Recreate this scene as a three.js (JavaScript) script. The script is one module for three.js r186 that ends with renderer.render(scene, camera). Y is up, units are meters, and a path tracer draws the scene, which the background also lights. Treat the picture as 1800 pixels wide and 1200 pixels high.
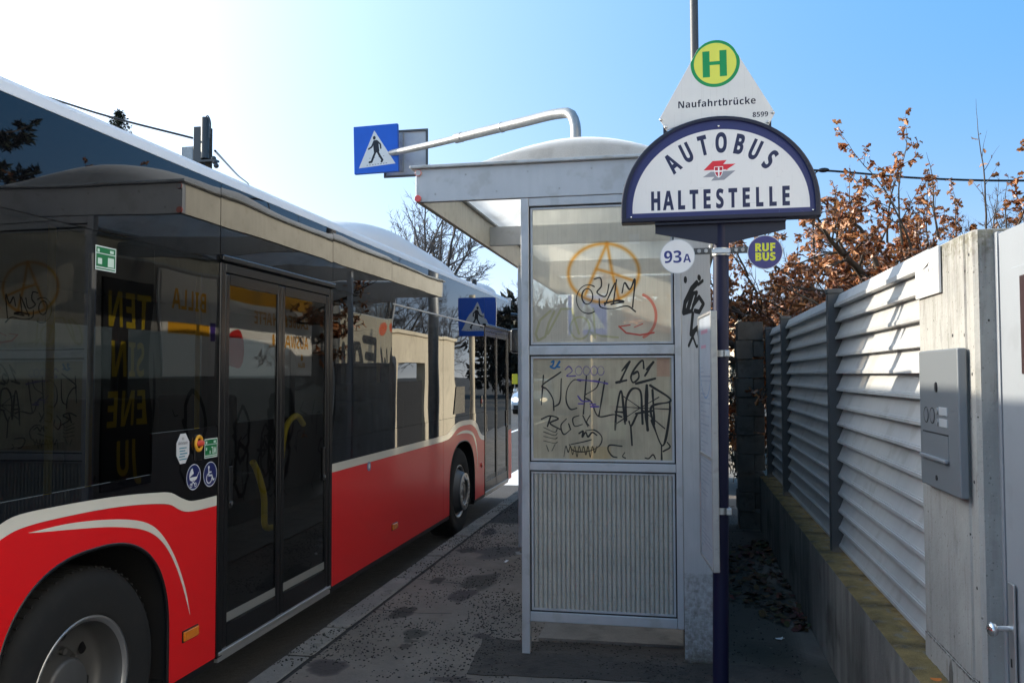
import * as THREE from 'three';
import { mergeGeometries, mergeVertices } from 'three/addons/utils/BufferGeometryUtils.js';
import { RoundedBoxGeometry } from 'three/addons/geometries/RoundedBoxGeometry.js';

// ------------------------------------------------------------------ camera, sky, sun, exposure
const scene = new THREE.Scene();
const camera = new THREE.PerspectiveCamera(43.603, 1024 / 682, 0.05, 900);
camera.position.set(0, 1.62, 0);
camera.rotation.order = 'YXZ';
const D2R = Math.PI / 180;
camera.rotation.set(2.2725 * D2R, 11.176 * D2R, -0.1584 * D2R);
const renderer = new THREE.WebGLRenderer({ antialias: true });
renderer.setSize(1024, 682);
renderer.toneMapping = THREE.LinearToneMapping;
renderer.toneMappingExposure = 1.35;
renderer.shadowMap.enabled = true;

const SUN_AZ = 80 * D2R, SUN_EL = 18.9 * D2R;              // to the left of the street, a little ahead
const sunDir = new THREE.Vector3(-Math.sin(SUN_AZ) * Math.cos(SUN_EL), Math.sin(SUN_EL), -Math.cos(SUN_AZ) * Math.cos(SUN_EL));
{
  const W = 1024, H = 512, a = new Float32Array(W * H * 4), d = new THREE.Vector3();
  for (let j = 0; j < H; j++) for (let i = 0; i < W; i++) {
    const el = ((j + 0.5) / H - 0.5) * Math.PI, th = ((i + 0.5) / W - 0.5) * 2 * Math.PI;
    d.set(Math.cos(el) * Math.cos(th), Math.sin(el), Math.cos(el) * Math.sin(th));
    const g = Math.acos(Math.max(-1, Math.min(1, d.dot(sunDir)))), y = Math.max(d.y, 0);
    const h = 0.95 * Math.exp(-y / 0.118), warm = 1 + 2.2 * Math.exp(-g / 0.6);
    const glow = 1.9 * Math.exp(-g / 0.42) + 5.5 * Math.exp(-g / 0.3);
    const k = (j * W + i) * 4, z = 1 - 0.25 * y;
    a[k] = 0.05 * z * (1 - h) + 0.72 * h * warm + glow;
    a[k + 1] = 0.325 * z * (1 - h) + 0.76 * h * warm + glow * 0.98;
    a[k + 2] = 0.74 * z * (1 - h) + 0.78 * h * warm + glow * 0.92;
    a[k + 3] = 1;
  }
  const t = new THREE.DataTexture(a, W, H, THREE.RGBAFormat, THREE.FloatType);
  t.mapping = THREE.EquirectangularReflectionMapping; t.magFilter = THREE.LinearFilter; t.needsUpdate = true;
  scene.background = t; scene.environment = t;
}
const sun = new THREE.DirectionalLight(new THREE.Color(1, 0.92, 0.78), 5);
sun.position.copy(sunDir).multiplyScalar(60).add(new THREE.Vector3(0, 0, -10));
sun.target.position.set(0, 0, -10);
sun.castShadow = true; sun.shadow.radius = 1.2;
sun.shadow.mapSize.set(4096, 4096);
Object.assign(sun.shadow.camera, { left: -40, right: 40, top: 30, bottom: -30, near: 1, far: 160 });
scene.add(sun, sun.target);

// ------------------------------------------------------------------ helpers
function rng(s) { return () => { s |= 0; s = s + 0x6D2B79F5 | 0; let t = Math.imul(s ^ s >>> 15, 1 | s); t = t + Math.imul(t ^ t >>> 7, 61 | t) ^ t; return ((t ^ t >>> 14) >>> 0) / 4294967296; }; }
const R0 = rng(7);
const lerp = (a, b, t) => a + (b - a) * t, clamp = (x, a = 0, b = 1) => Math.max(a, Math.min(b, x));
const sstep = (a, b, x) => { const t = clamp((x - a) / (b - a)); return t * t * (3 - 2 * t); };
const V = (x, y, z) => new THREE.Vector3(x, y, z);
const BASE = new WeakMap(), used = new Map();
function numbered(n) { const k = used.get(n) || 0; used.set(n, k + 1); return k ? n + '_' + String(k).padStart(3, '0') : n; }
function tag(o, label, category, group) { o.userData.label = label; o.userData.category = category; if (group) o.userData.group = group; return o; }
function thing(name, label, category, base = [0, 0, 0], group) {
  const o = new THREE.Group(); o.name = numbered(name); o.position.set(...base); scene.add(o);
  BASE.set(o, base); return tag(o, label, category, group);
}
// uv in metres, by the way each face points
function boxUV(g) {
  if (g.index) g = g.toNonIndexed();
  const p = g.attributes.position, uv = new Float32Array(p.count * 2), a = V(), b = V(), c = V(), n = V();
  for (let i = 0; i < p.count; i += 3) {
    a.fromBufferAttribute(p, i); b.fromBufferAttribute(p, i + 1); c.fromBufferAttribute(p, i + 2);
    n.copy(b).sub(a).cross(c.clone().sub(a));
    const x = Math.abs(n.x), y = Math.abs(n.y), z = Math.abs(n.z);
    [a, b, c].forEach((q, k) => {
      const [u, v] = x >= y && x >= z ? [q.z, q.y] : y >= z ? [q.x, q.z] : [q.x, q.y];
      uv[(i + k) * 2] = u; uv[(i + k) * 2 + 1] = v;
    });
  }
  g.setAttribute('uv', new THREE.BufferAttribute(uv, 2));
  return g;
}
function join(geos, keepUV) {
  geos = (Array.isArray(geos) ? geos : [geos]).map((g) => {
    if (!g.attributes.normal) g.computeVertexNormals();
    g = keepUV ? (g.index ? g.toNonIndexed() : g) : boxUV(g);
    const o = new THREE.BufferGeometry();
    for (const k of ['position', 'normal', 'uv']) o.setAttribute(k, g.attributes[k]);
    return o;
  });
  return geos.length > 1 ? mergeGeometries(geos) : geos[0];
}
function finish(o) { o.castShadow = o.receiveShadow = true; return o; }
function mk(parent, name, geos, material, { keepUV = false, label, kind } = {}) {
  const b = BASE.get(parent) || [0, 0, 0], g = join(geos, keepUV);
  g.translate(-b[0], -b[1], -b[2]);
  const m = finish(new THREE.Mesh(g, material)); m.name = name; BASE.set(m, b);
  if (label) m.userData.label = label;
  if (kind) m.userData.kind = kind;
  parent.add(m); return m;
}
function solo(name, label, category, geos, material, { group, kind, keepUV = false, base = [0, 0, 0] } = {}) {
  const g = join(geos, keepUV); g.translate(-base[0], -base[1], -base[2]);
  const m = finish(new THREE.Mesh(g, material)); m.position.set(...base);
  m.name = numbered(name); BASE.set(m, base); scene.add(m); if (kind) m.userData.kind = kind;
  return tag(m, label, category, group);
}
function struct(name, label, geos, material, keepUV = false) {
  const m = finish(new THREE.Mesh(join(geos, keepUV), material)); m.name = name; m.userData.kind = 'structure';
  m.userData.label = label; scene.add(m); return m;
}
const bx = (x0, x1, y0, y1, z0, z1, r = 0) => {
  const w = Math.abs(x1 - x0), h = Math.abs(y1 - y0), d = Math.abs(z1 - z0);
  const g = r ? new RoundedBoxGeometry(w, h, d, r > 0.01 ? 3 : 1, Math.min(r, w / 2.01, h / 2.01, d / 2.01)) : new THREE.BoxGeometry(w, h, d);
  return g.translate((x0 + x1) / 2, (y0 + y1) / 2, (z0 + z1) / 2);
};
const shp = (pts, holes = []) => { const s = new THREE.Shape(pts.map((p) => new THREE.Vector2(p[0], p[1]))); for (const h of holes) s.holes.push(new THREE.Path(h.map((p) => new THREE.Vector2(p[0], p[1])))); return s; };
const ext = (shape, depth, bevel = 0) => new THREE.ExtrudeGeometry(shape, { depth, bevelEnabled: bevel > 0, bevelSize: bevel, bevelThickness: bevel, bevelOffset: -bevel, bevelSegments: 2, curveSegments: 40 });
// outline in (z, y) standing across x, from x to x + depth
const sideShape = (pts, x, depth, holes = []) => ext(shp(pts.map(([z, y]) => [-z, y]), holes.map((h) => h.map(([z, y]) => [-z, y]))), depth).rotateY(Math.PI / 2).translate(x, 0, 0);
const tube = (pts, r, seg = 24, sides = 10, tension) => new THREE.TubeGeometry(new THREE.CatmullRomCurve3(pts.map((p) => V(...p)), false, tension === undefined ? 'centripetal' : 'catmullrom', tension ?? 0.5), seg, r, sides);
function rod(a, b, r0, r1 = r0, sides = 16) {
  const A = V(...a), B = V(...b), d = B.clone().sub(A), g = new THREE.CylinderGeometry(r1, r0, d.length(), sides);
  g.applyQuaternion(new THREE.Quaternion().setFromUnitVectors(V(0, 1, 0), d.clone().normalize()));
  return g.translate((A.x + B.x) / 2, (A.y + B.y) / 2, (A.z + B.z) / 2);
}
const frameRect = (x0, x1, y0, y1, w, z, d) => ext(shp([[x0, y0], [x1, y0], [x1, y1], [x0, y1]], [[[x0 + w, y0 + w], [x0 + w, y1 - w], [x1 - w, y1 - w], [x1 - w, y0 + w]]]), d).translate(0, 0, z);
const smooth = (pts, n = 4) => new THREE.CatmullRomCurve3(pts.map((p) => V(p[0], p[1], 0)), false, 'centripetal').getPoints(pts.length * n).map((p) => [p.x, p.y]);

// ------------------------------------------------------------------ textures
const s8 = (x) => Math.round(255 * clamp(x <= 0.0031308 ? 12.92 * x : 1.055 * Math.pow(Math.max(x, 0), 1 / 2.4) - 0.055));
function lattice(seed) { const r = rng(seed), a = new Float32Array(256 * 256); for (let i = 0; i < a.length; i++) a[i] = r(); return a; }
const LAT = lattice(99);
function vnoise(x, y, per) {                              // value noise, repeats every per cells
  const xi = Math.floor(x), yi = Math.floor(y), fx = x - xi, fy = y - yi, sx = fx * fx * (3 - 2 * fx), sy = fy * fy * (3 - 2 * fy);
  const m = (a) => ((a % per) + per) % per, at = (i, j) => LAT[((m(j) * 57 + 13 * per) & 255) * 256 + ((m(i) * 31 + 7 * per + m(j) * 3) & 255)];
  return lerp(lerp(at(xi, yi), at(xi + 1, yi), sx), lerp(at(xi, yi + 1), at(xi + 1, yi + 1), sx), sy);
}
function fbm(u, v, cells, oct = 5, gain = 0.55) { let s = 0, a = 1, t = 0, c = cells; for (let o = 0; o < oct; o++) { s += a * vnoise(u * c, v * c, c); t += a; a *= gain; c *= 2; } return s / t; }
function dataTex(n, fn, metres, srgb = true) {
  const a = new Uint8Array(n * n * 4);
  for (let j = 0; j < n; j++) for (let i = 0; i < n; i++) {
    const c = fn(i / n, j / n), k = (j * n + i) * 4;
    a[k] = srgb ? s8(c[0]) : c[0] * 255; a[k + 1] = srgb ? s8(c[1]) : c[1] * 255; a[k + 2] = srgb ? s8(c[2]) : c[2] * 255; a[k + 3] = 255;
  }
  const t = new THREE.DataTexture(a, n, n, THREE.RGBAFormat);
  t.wrapS = t.wrapT = THREE.RepeatWrapping; t.magFilter = THREE.LinearFilter; t.minFilter = THREE.LinearMipmapLinearFilter;
  if (srgb) t.colorSpace = THREE.SRGBColorSpace;
  t.repeat.set(1 / metres, 1 / metres); t.needsUpdate = true; return t;
}
const tint = (c, k) => [c[0] * k, c[1] * k, c[2] * k];
const mix3 = (a, b, t) => [lerp(a[0], b[0], t), lerp(a[1], b[1], t), lerp(a[2], b[2], t)];
function grainTex(base, dark, { n = 512, metres = 1, cells = 4, contrast = 0.35, speck = 0.06, streak = 0, seed = 0 } = {}) {
  const r = rng(seed + 5);
  return dataTex(n, (u, v) => {
    const f = fbm(u + seed * 0.173, v, cells, 6), s = streak ? fbm(u, v * 0.12 + seed * 0.31, 24, 3) : 0.5;
    let k = 1 + contrast * (f - 0.5) * 2 + streak * (s - 0.5) * 2 + speck * (r() - 0.5) * 2;
    const d = sstep(0.56, 0.78, fbm(u, v + seed * 0.07 + 0.37, cells * 2, 4));
    return tint(mix3(base, dark, d * 0.6), k);
  }, metres);
}
const bumpTex = (n, metres, cells, pit = 0, seed = 0) => { const r = rng(seed + 1); return dataTex(n, (u, v) => { const f = fbm(u + seed * 0.11, v, cells, 5, 0.7); const p = pit && r() < pit ? -0.5 : 0; const q = clamp(f + p); return [q, q, q]; }, metres, false); };
function canvasTex(w, h, draw) {
  const c = document.createElement('canvas'); c.width = w; c.height = h; const g = c.getContext('2d'); draw(g, w, h);
  const t = new THREE.CanvasTexture(c); t.colorSpace = THREE.SRGBColorSpace; t.magFilter = THREE.LinearFilter; return t;
}
function noiseFill(g, w, h, base, amp, cells, seed = 0, streak = 0) {       // linear base colour with patches and grain
  const im = g.createImageData(w, h), r = rng(seed + 11), asp = h / w;
  for (let j = 0; j < h; j++) for (let i = 0; i < w; i++) {
    const u = i / w, v = j / h * asp, f = fbm(u + seed * 0.37, v, cells, 5), s = streak ? fbm(u, v * 0.06 + seed, 40, 3) - 0.5 : 0;
    const k = 1 + amp * (f - 0.5) * 2 + streak * s * 2 + (r() - 0.5) * amp * 0.35, o = (j * w + i) * 4;
    im.data[o] = s8(base[0] * k); im.data[o + 1] = s8(base[1] * k); im.data[o + 2] = s8(base[2] * k); im.data[o + 3] = 255;
  }
  g.putImageData(im, 0, 0);
}
const col = (c) => new THREE.Color().setRGB(...c);
const M = (color, roughness = 0.6, metalness = 0, extra = {}) => new THREE.MeshStandardMaterial({ color: col(color), roughness, metalness, ...extra });
const P = (color, roughness = 0.6, metalness = 0, extra = {}) => new THREE.MeshPhysicalMaterial({ color: col(color), roughness, metalness, ...extra });
const T = (map, roughness = 0.7, metalness = 0, extra = {}) => new THREE.MeshStandardMaterial({ map, roughness, metalness, ...extra });
const face = (x0, x1, y0, y1, z) => new THREE.PlaneGeometry(x1 - x0, y1 - y0).translate((x0 + x1) / 2, (y0 + y1) / 2, z);            // faces the camera (+z)
const faceL = (z0, z1, y0, y1, x) => new THREE.PlaneGeometry(Math.abs(z1 - z0), y1 - y0).rotateY(-Math.PI / 2).translate(x, (y0 + y1) / 2, (z0 + z1) / 2); // faces the street (-x)
const faceR = (z0, z1, y0, y1, x) => new THREE.PlaneGeometry(Math.abs(z1 - z0), y1 - y0).rotateY(Math.PI / 2).translate(x, (y0 + y1) / 2, (z0 + z1) / 2);  // faces +x

const bumpFine = bumpTex(512, 0.6, 16, 0.02, 1), bumpSoft = bumpTex(256, 1.2, 6, 0, 2);
const mat = {
  asphalt: T(grainTex([0.052, 0.05, 0.048], [0.03, 0.029, 0.028], { metres: 2, cells: 5, speck: 0.35, seed: 1 }), 0.92, 0, { bumpMap: bumpFine, bumpScale: 0.006 }),
  patch: T(grainTex([0.05, 0.042, 0.035], [0.024, 0.021, 0.019], { metres: 0.9, cells: 5, speck: 0.5, seed: 2 }), 0.95, 0, { bumpMap: bumpFine, bumpScale: 0.008 }),
  soil: T(grainTex([0.07, 0.062, 0.05], [0.04, 0.035, 0.028], { metres: 3, cells: 5, seed: 3 }), 1),
  kerb: T(grainTex([0.19, 0.172, 0.15], [0.1, 0.09, 0.078], { metres: 1.3, cells: 6, speck: 0.2, seed: 4 }), 0.9, 0, { bumpMap: bumpFine, bumpScale: 0.004 }),
  concrete: T(grainTex([0.38, 0.35, 0.30], [0.24, 0.215, 0.17], { metres: 1.4, cells: 4, contrast: 0.26, streak: 0.3, speck: 0.05, seed: 5 }), 0.9, 0, { bumpMap: bumpFine, bumpScale: 0.002 }),
  concreteDark: T(grainTex([0.2, 0.185, 0.16], [0.1, 0.09, 0.075], { metres: 1.1, cells: 5, contrast: 0.3, streak: 0.12, speck: 0.12, seed: 6 }), 0.92, 0, { bumpMap: bumpFine, bumpScale: 0.004 }),
  lowWall: T(grainTex([0.2, 0.19, 0.165], [0.04, 0.036, 0.028], { metres: 1.7, cells: 3, contrast: 0.5, streak: 0.45, speck: 0.08, seed: 7 }), 0.92, 0, { bumpMap: bumpFine, bumpScale: 0.003 }),
  moss: T(grainTex([0.17, 0.12, 0.045], [0.15, 0.14, 0.12], { metres: 0.6, cells: 7, contrast: 0.85, speck: 0.5, seed: 8 }), 1, 0, { bumpMap: bumpFine, bumpScale: 0.01 }),
  frame: T(grainTex([0.45, 0.46, 0.47], [0.36, 0.36, 0.35], { metres: 0.8, cells: 5, contrast: 0.07, streak: 0.05, speck: 0.03, seed: 9 }), 0.42, 0.25),
  frameDirty: T(grainTex([0.42, 0.44, 0.45], [0.30, 0.29, 0.26], { metres: 1.1, cells: 4, contrast: 0.12, streak: 0.14, speck: 0.04, seed: 10 }), 0.5, 0.15),
  galv: T(grainTex([0.36, 0.36, 0.35], [0.26, 0.26, 0.25], { metres: 0.5, cells: 8, contrast: 0.18, speck: 0.06, seed: 11 }), 0.45, 0.55),
  slat: T(grainTex([0.52, 0.515, 0.50], [0.40, 0.39, 0.36], { metres: 1.3, cells: 5, contrast: 0.08, streak: 0.06, speck: 0.03, seed: 12 }), 0.5, 0.1),
  postDark: M([0.085, 0.085, 0.083], 0.5, 0.2),
  gate: T(grainTex([0.33, 0.35, 0.37], [0.29, 0.305, 0.32], { metres: 0.9, cells: 5, contrast: 0.05, speck: 0.03, seed: 13 }), 0.45, 0.2),
  gasket: M([0.02, 0.02, 0.02], 0.8), dark: M([0.012, 0.012, 0.013], 0.7), black: M([0.006, 0.006, 0.007], 0.35),
  gloss: P([0.004, 0.004, 0.005], 0.015, 0, { ior: 1.58 }),
  satin: P([0.008, 0.008, 0.009], 0.22, 0, { ior: 1.45 }),
  doorGlass: P([0.34, 0.35, 0.34], 0.0, 0, { transmission: 1, thickness: 0, ior: 1.58 }),
  blocks: T(grainTex([0.115, 0.1, 0.082], [0.055, 0.048, 0.038], { metres: 0.7, cells: 6, contrast: 0.4, speck: 0.2, seed: 40 }), 0.95, 0, { bumpMap: bumpFine, bumpScale: 0.006 }),
  glass: P([0.1, 0.108, 0.104], 0.0, 0, { transmission: 1, thickness: 0, ior: 1.58 }),
  glassFar: P([0.3, 0.32, 0.32], 0.0, 0, { transmission: 1, thickness: 0, ior: 1.5 }),
  red: P([0.76, 0.006, 0.009], 0.38, 0, { clearcoat: 0.22, clearcoatRoughness: 0.08 }),
  cream: P([0.74, 0.7, 0.6], 0.3, 0, { clearcoat: 1, clearcoatRoughness: 0.06 }),
  white: M([0.66, 0.65, 0.65], 0.65),
  tyre: T(grainTex([0.008, 0.008, 0.008], [0.013, 0.012, 0.011], { metres: 0.4, cells: 6, contrast: 0.3, seed: 14 }), 0.85),
  rim: M([0.11, 0.11, 0.11], 0.5, 0.5), rimBright: M([0.42, 0.42, 0.42], 0.35, 0.85), chrome: M([0.7, 0.7, 0.7], 0.22, 1), alu: M([0.55, 0.55, 0.54], 0.38, 0.8),
  amber: P([0.75, 0.2, 0.01], 0.25, 0, { clearcoat: 1 }), redLens: P([0.6, 0.05, 0.03], 0.25, 0, { clearcoat: 1 }),
  yellow: M([0.7, 0.52, 0.02], 0.4), seat: M([0.05, 0.053, 0.06], 0.75), navy: P([0.02, 0.024, 0.11], 0.33, 0, { clearcoat: 0.5, clearcoatRoughness: 0.2 }),
  navyDark: P([0.005, 0.006, 0.022], 0.45), sign: M([0.72, 0.71, 0.69], 0.45),
  bark: T(grainTex([0.085, 0.068, 0.052], [0.04, 0.032, 0.025], { metres: 0.5, cells: 8, contrast: 0.4, streak: 0.4, seed: 15 }), 0.95),
  barkGrey: M([0.105, 0.09, 0.08], 0.95), cream2: T(grainTex([0.62, 0.53, 0.38], [0.5, 0.42, 0.3], { metres: 2, cells: 4, contrast: 0.12, streak: 0.1, seed: 16 }), 0.85),
  dome: P([1, 1, 1], 0.9, 0, { map: grainTex([0.62, 0.61, 0.58], [0.48, 0.46, 0.42], { metres: 1.6, cells: 5, contrast: 0.16, streak: 0.14, speck: 0.1, seed: 31 }), transmission: 0.85, thickness: 0 }),
};
// ------------------------------------------------------------------ ground, road, kerb, pavement
struct('ground', 'bare brown ground reaching to the horizon', new THREE.PlaneGeometry(900, 900).rotateX(-Math.PI / 2).translate(0, -0.16, -200), mat.soil);
struct('road', 'dark asphalt carriageway under the bus and beyond', new THREE.PlaneGeometry(7.4, 180).rotateX(-Math.PI / 2).translate(-5.9, -0.13, -78), mat.asphalt);
{
  const kerb = new THREE.Group(); kerb.name = 'kerb'; kerb.userData = { kind: 'structure', label: 'row of grey concrete kerb stones beside the bus' }; scene.add(kerb);
  const ends = [2, 1, 0, -1, -2, -3.05, -3.72, -4.69, -5.24, -6.6, -7.46, -8.4, -9.5, -10.5, -11.5, -12.4];
  for (let i = 0; i + 1 < ends.length; i++) mk(kerb, 'kerb_stone', bx(-2.275, -2.113, -0.16, 0.003 + 0.003 * (i % 3), ends[i] - 0.015, ends[i + 1] + 0.015, 0.018), mat.kerb);
  mk(kerb, 'joint', ends.slice(1, -1).map((z) => bx(-2.268, -2.12, -0.15, -0.006, z - 0.016, z + 0.016)), M([0.014, 0.012, 0.01], 1));
  mk(kerb, 'joint', bx(-2.124, -2.098, -0.1, -0.002, -12.4, 2), M([0.014, 0.012, 0.01], 1));
  for (let i = 0; i < 14; i++) mk(kerb, 'kerb_stone', bx(-2.275, -2.113, -0.16, -0.09, -12.41 - i, -13.39 - i, 0.012), mat.kerb, { label: 'lowered kerb stone at the crossing' });
}
// pavement seen from above: x -2.113 .. 0.80, z -3 .. -12.4
const PV = { x0: -2.105, x1: 0.8, z0: -3, z1: -12.4 };
const pavTex = canvasTex(640, 2048, (g, w, h) => {
  noiseFill(g, w, h, [0.168, 0.14, 0.114], 0.42, 9, 3);
  const X = (x) => (x - PV.x0) / (PV.x1 - PV.x0) * w, Z = (z) => h - (PV.z0 - z) / (PV.z0 - PV.z1) * h, sx = w / 2.905, sz = h / 9.4;
  const blot = (x, z, rx, rz, a, c = '38,34,30') => {
    for (let k = 0; k < 5; k++) { g.beginPath(); g.fillStyle = `rgba(${c},${a * 0.27})`; const q = 1 - k * 0.06; for (let t = 0; t < 26; t++) { const an = t / 26 * 6.283, j = q * (0.6 + 0.8 * vnoise(Math.cos(an) * 2.2 + 14 + x * 9, Math.sin(an) * 2.2 + 25 + z * 7, 64)); g.lineTo(X(x) + Math.cos(an) * rx * sx * j, Z(z) + Math.sin(an) * rz * sz * j); } g.closePath(); g.fill(); }
  };
  for (const [x, z, rx, rz, a] of [[-1.89, -5.67, 0.085, 0.14, 0.8], [-1.59, -6.19, 0.1, 0.17, 0.6], [-1.57, -6.62, 0.13, 0.28, 0.62], [-1.64, -4.96, 0.045, 0.06, 0.55], [-1.66, -5.2, 0.07, 0.11, 0.62], [-1.64, -5.06, 0.05, 0.035, 0.5], [-1.95, -4.53, 0.13, 0.13, 0.7], [-1.9, -6.58, 0.06, 0.12, 0.85], [-1.64, -7.73, 0.25, 0.3, 0.45], [-1.95, -7.75, 0.1, 0.12, 0.8], [-1.96, -8.69, 0.09, 0.2, 0.7], [-1.2, -4.47, 0.11, 0.05, 0.6], [-1.22, -5.24, 0.06, 0.06, 0.7], [-1.3, -8.2, 0.4, 0.22, 0.3], [-0.4, -7, 0.3, 0.5, 0.35], [0.4, -6.3, 0.5, 1.6, 0.5], [0.45, -4.6, 0.5, 0.8, 0.5], [0.45, -8.6, 0.4, 1, 0.55]]) blot(x, z, rx, rz, a);
  blot(-1.42, -7.72, 0.12, 0.1, 0.7, '150,152,155'); blot(-1.3, -8.05, 0.1, 0.12, 0.6, '150,152,155');
  g.strokeStyle = 'rgba(18,16,15,0.85)'; g.lineWidth = 3;
  const crack = (pts, lw = 3) => { g.lineWidth = lw; g.beginPath(); pts.forEach(([x, z], i) => (i ? g.lineTo(X(x), Z(z)) : g.moveTo(X(x), Z(z)))); g.stroke(); };
  crack([[-2.1, -5.7], [-1.98, -5.68], [-1.9, -5.67], [-1.75, -5.66], [-1.55, -5.7]], 2); crack([[-2.08, -6.6], [-1.95, -6.57], [-1.7, -6.52]], 2);
  crack([[-2.1, -9.2], [-1.6, -9.18], [-0.9, -9.2], [0.8, -9.2]], 5); crack([[-2.1, -3.6], [-1.2, -3.62], [0, -3.6], [0.8, -3.58]], 4);
  g.fillStyle = 'rgba(24,22,21,0.72)'; g.fillRect(X(-2.105), Z(-12.4), X(-0.3), Z(-9.24) - Z(-12.4));                // the darker resurfaced stretch
  const r = rng(4); for (let i = 0; i < 900; i++) { g.fillStyle = r() < 0.7 ? 'rgba(15,14,13,0.5)' : 'rgba(190,185,175,0.35)'; const q = 1 + r() * 2.2; g.fillRect(r() * w, r() * h, q, q * 1.2); }
  g.fillStyle = 'rgba(16,15,14,0.8)'; g.fillRect(0, 0, 4, h);
});
struct('pavement', 'grey gritty pavement with dark stains between kerb and shelter', [new THREE.PlaneGeometry(2.905, 9.4).rotateX(-Math.PI / 2).translate(-0.6525, 0, -7.7)], T(pavTex, 0.93, 0, { bumpMap: (() => { const t = bumpTex(512, 1, 24, 0.02, 9); t.repeat.set(3, 9); return t; })(), bumpScale: 0.004 }), true);
struct('footpath', 'grey footpath beyond the shelter and behind the viewer', [new THREE.PlaneGeometry(8, 10).rotateX(-Math.PI / 2).translate(1.895, 0, 2), new THREE.PlaneGeometry(3.1, 70).rotateX(-Math.PI / 2).translate(-0.56, -0.05, -47.5)], mat.kerb);
{ // asphalt repair patch round the foot of the shelter
  const r = rng(8), rough = (a, b, n) => Array.from({ length: n }, (_, i) => [lerp(a[0], b[0], i / n) + (r() - 0.5) * 0.02, lerp(a[1], b[1], i / n) + (r() - 0.5) * 0.02]);
  const pts = [...rough([-1.21, 5.19], [0.01, 5.19], 14), ...rough([0.01, 5.19], [0.01, 4.97], 3), ...rough([0.01, 4.97], [0.62, 4.97], 8), ...rough([0.62, 4.97], [0.62, 4.63], 4), ...rough([0.62, 4.63], [-0.18, 4.62], 10), ...rough([-0.18, 4.62], [-1.15, 4.56], 12), ...rough([-1.15, 4.56], [-1.21, 5.19], 8)];
  struct('asphalt_patch', 'dark asphalt repair patch at the foot of the shelter', ext(shp(pts), 0.008, 0).rotateX(-Math.PI / 2).translate(0, -0.003, 0), mat.patch);
}
{ // grit scattered over pavement and kerb
  const N = 16000, g = new THREE.IcosahedronGeometry(1, 0), m = new THREE.InstancedMesh(g, M([0.018, 0.016, 0.014], 0.9), N), r = rng(21), o = new THREE.Object3D();
  let k = 0;
  while (k < N) {
    const x = -2.26 + r() * 2.9, z = -3 - Math.pow(r(), 0.8) * 8;
    if (fbm(x * 0.31 + 3, z * 0.31 + 9, 8, 3) < 0.26 + 0.34 * r()) continue;
    if (x > 0.05 && r() < 0.7) continue;
    const q = 0.002 + 0.0042 * r();
    o.position.set(x, x < -2.11 ? 0.008 : z > -5.2 && z < -4.5 && x > -1.2 ? 0.006 : 0.002, z); o.scale.set(q, q * 0.6, q * (0.7 + 1.2 * r())); o.rotation.set(0, r() * 6.3, 0); o.updateMatrix(); m.setMatrixAt(k++, o.matrix);
  }
  m.name = 'gravel'; m.userData = { label: 'black road grit strewn over pavement and kerb', category: 'grit', kind: 'stuff' }; finish(m); scene.add(m);
}
{ // zebra crossing ahead of the bus, lane line
  const w = T(grainTex([0.78, 0.77, 0.74], [0.6, 0.59, 0.56], { metres: 1, cells: 6, contrast: 0.1, speck: 0.08, seed: 17 }), 0.8), zc = new THREE.Group();
  zc.name = 'crossing_marking'; zc.userData = { kind: 'structure', label: 'white zebra crossing bars on the road ahead of the bus' }; scene.add(zc);
  for (let i = 0; i < 7; i++) mk(zc, 'stripe', new THREE.PlaneGeometry(0.52, 4).rotateX(-Math.PI / 2).translate(-2.72 - i * 1.02, -0.126, -15.4), w);
  struct('lane_marking', 'white line painted along the road', [new THREE.PlaneGeometry(0.12, 26).rotateX(-Math.PI / 2).translate(-5.15, -0.126, -33), new THREE.PlaneGeometry(2.9, 0.35).rotateX(-Math.PI / 2).translate(-6.9, -0.126, -19.5)], w);
}

// ------------------------------------------------------------------ bus shelter
const ZS = -4.952, ZE = -11.05;
const stroke = (g, pts, lw, style) => {
  if (g.fat) {                                             // marker lines: curved, swelling and thinning
    g.strokeStyle = style; g.lineCap = 'round'; let run = []; const runs = [run]; for (const p of pts) { if (!p) runs.push(run = []); else run.push(p); }
    for (const q of runs) { if (q.length < 2) continue; const c = new THREE.CatmullRomCurve3(q.map((p) => V(p[0], p[1], 0)), false, 'centripetal'), n = Math.max(8, Math.round(c.getLength() / 7)), a = c.getPoints(n), s = q[0][0] * 0.37 + q[0][1] * 0.21; for (let i = 0; i < n; i++) { g.lineWidth = lw * g.fat * (0.6 + 0.75 * vnoise(s + i * 0.13, s * 0.7, 64)); g.beginPath(); g.moveTo(a[i].x, a[i].y); g.lineTo(a[i + 1].x, a[i + 1].y); g.stroke(); } }
    return;
  } g.strokeStyle = style; g.lineWidth = lw; g.lineCap = g.lineJoin = 'round'; g.beginPath(); let pen = false; pts.forEach((p, i) => { if (!p) { pen = false; return; } const n = pts[i + 1]; if (!pen) g.moveTo(p[0], p[1]); else if (n && g.fat) g.quadraticCurveTo(p[0], p[1], lerp(p[0], n[0], 0.45), lerp(p[1], n[1], 0.45)); else g.lineTo(p[0], p[1]); pen = true; }); g.stroke(); };
const grime = (g, w, h, n, seed, c) => { const r = rng(seed); for (let i = 0; i < n; i++) { const x = r() * w, y = r() * h, l = 20 + r() * h * 0.35; g.fillStyle = `rgba(${c},${0.02 + r() * 0.05})`; g.fillRect(x, y, 1 + r() * 5, l); } };
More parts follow.
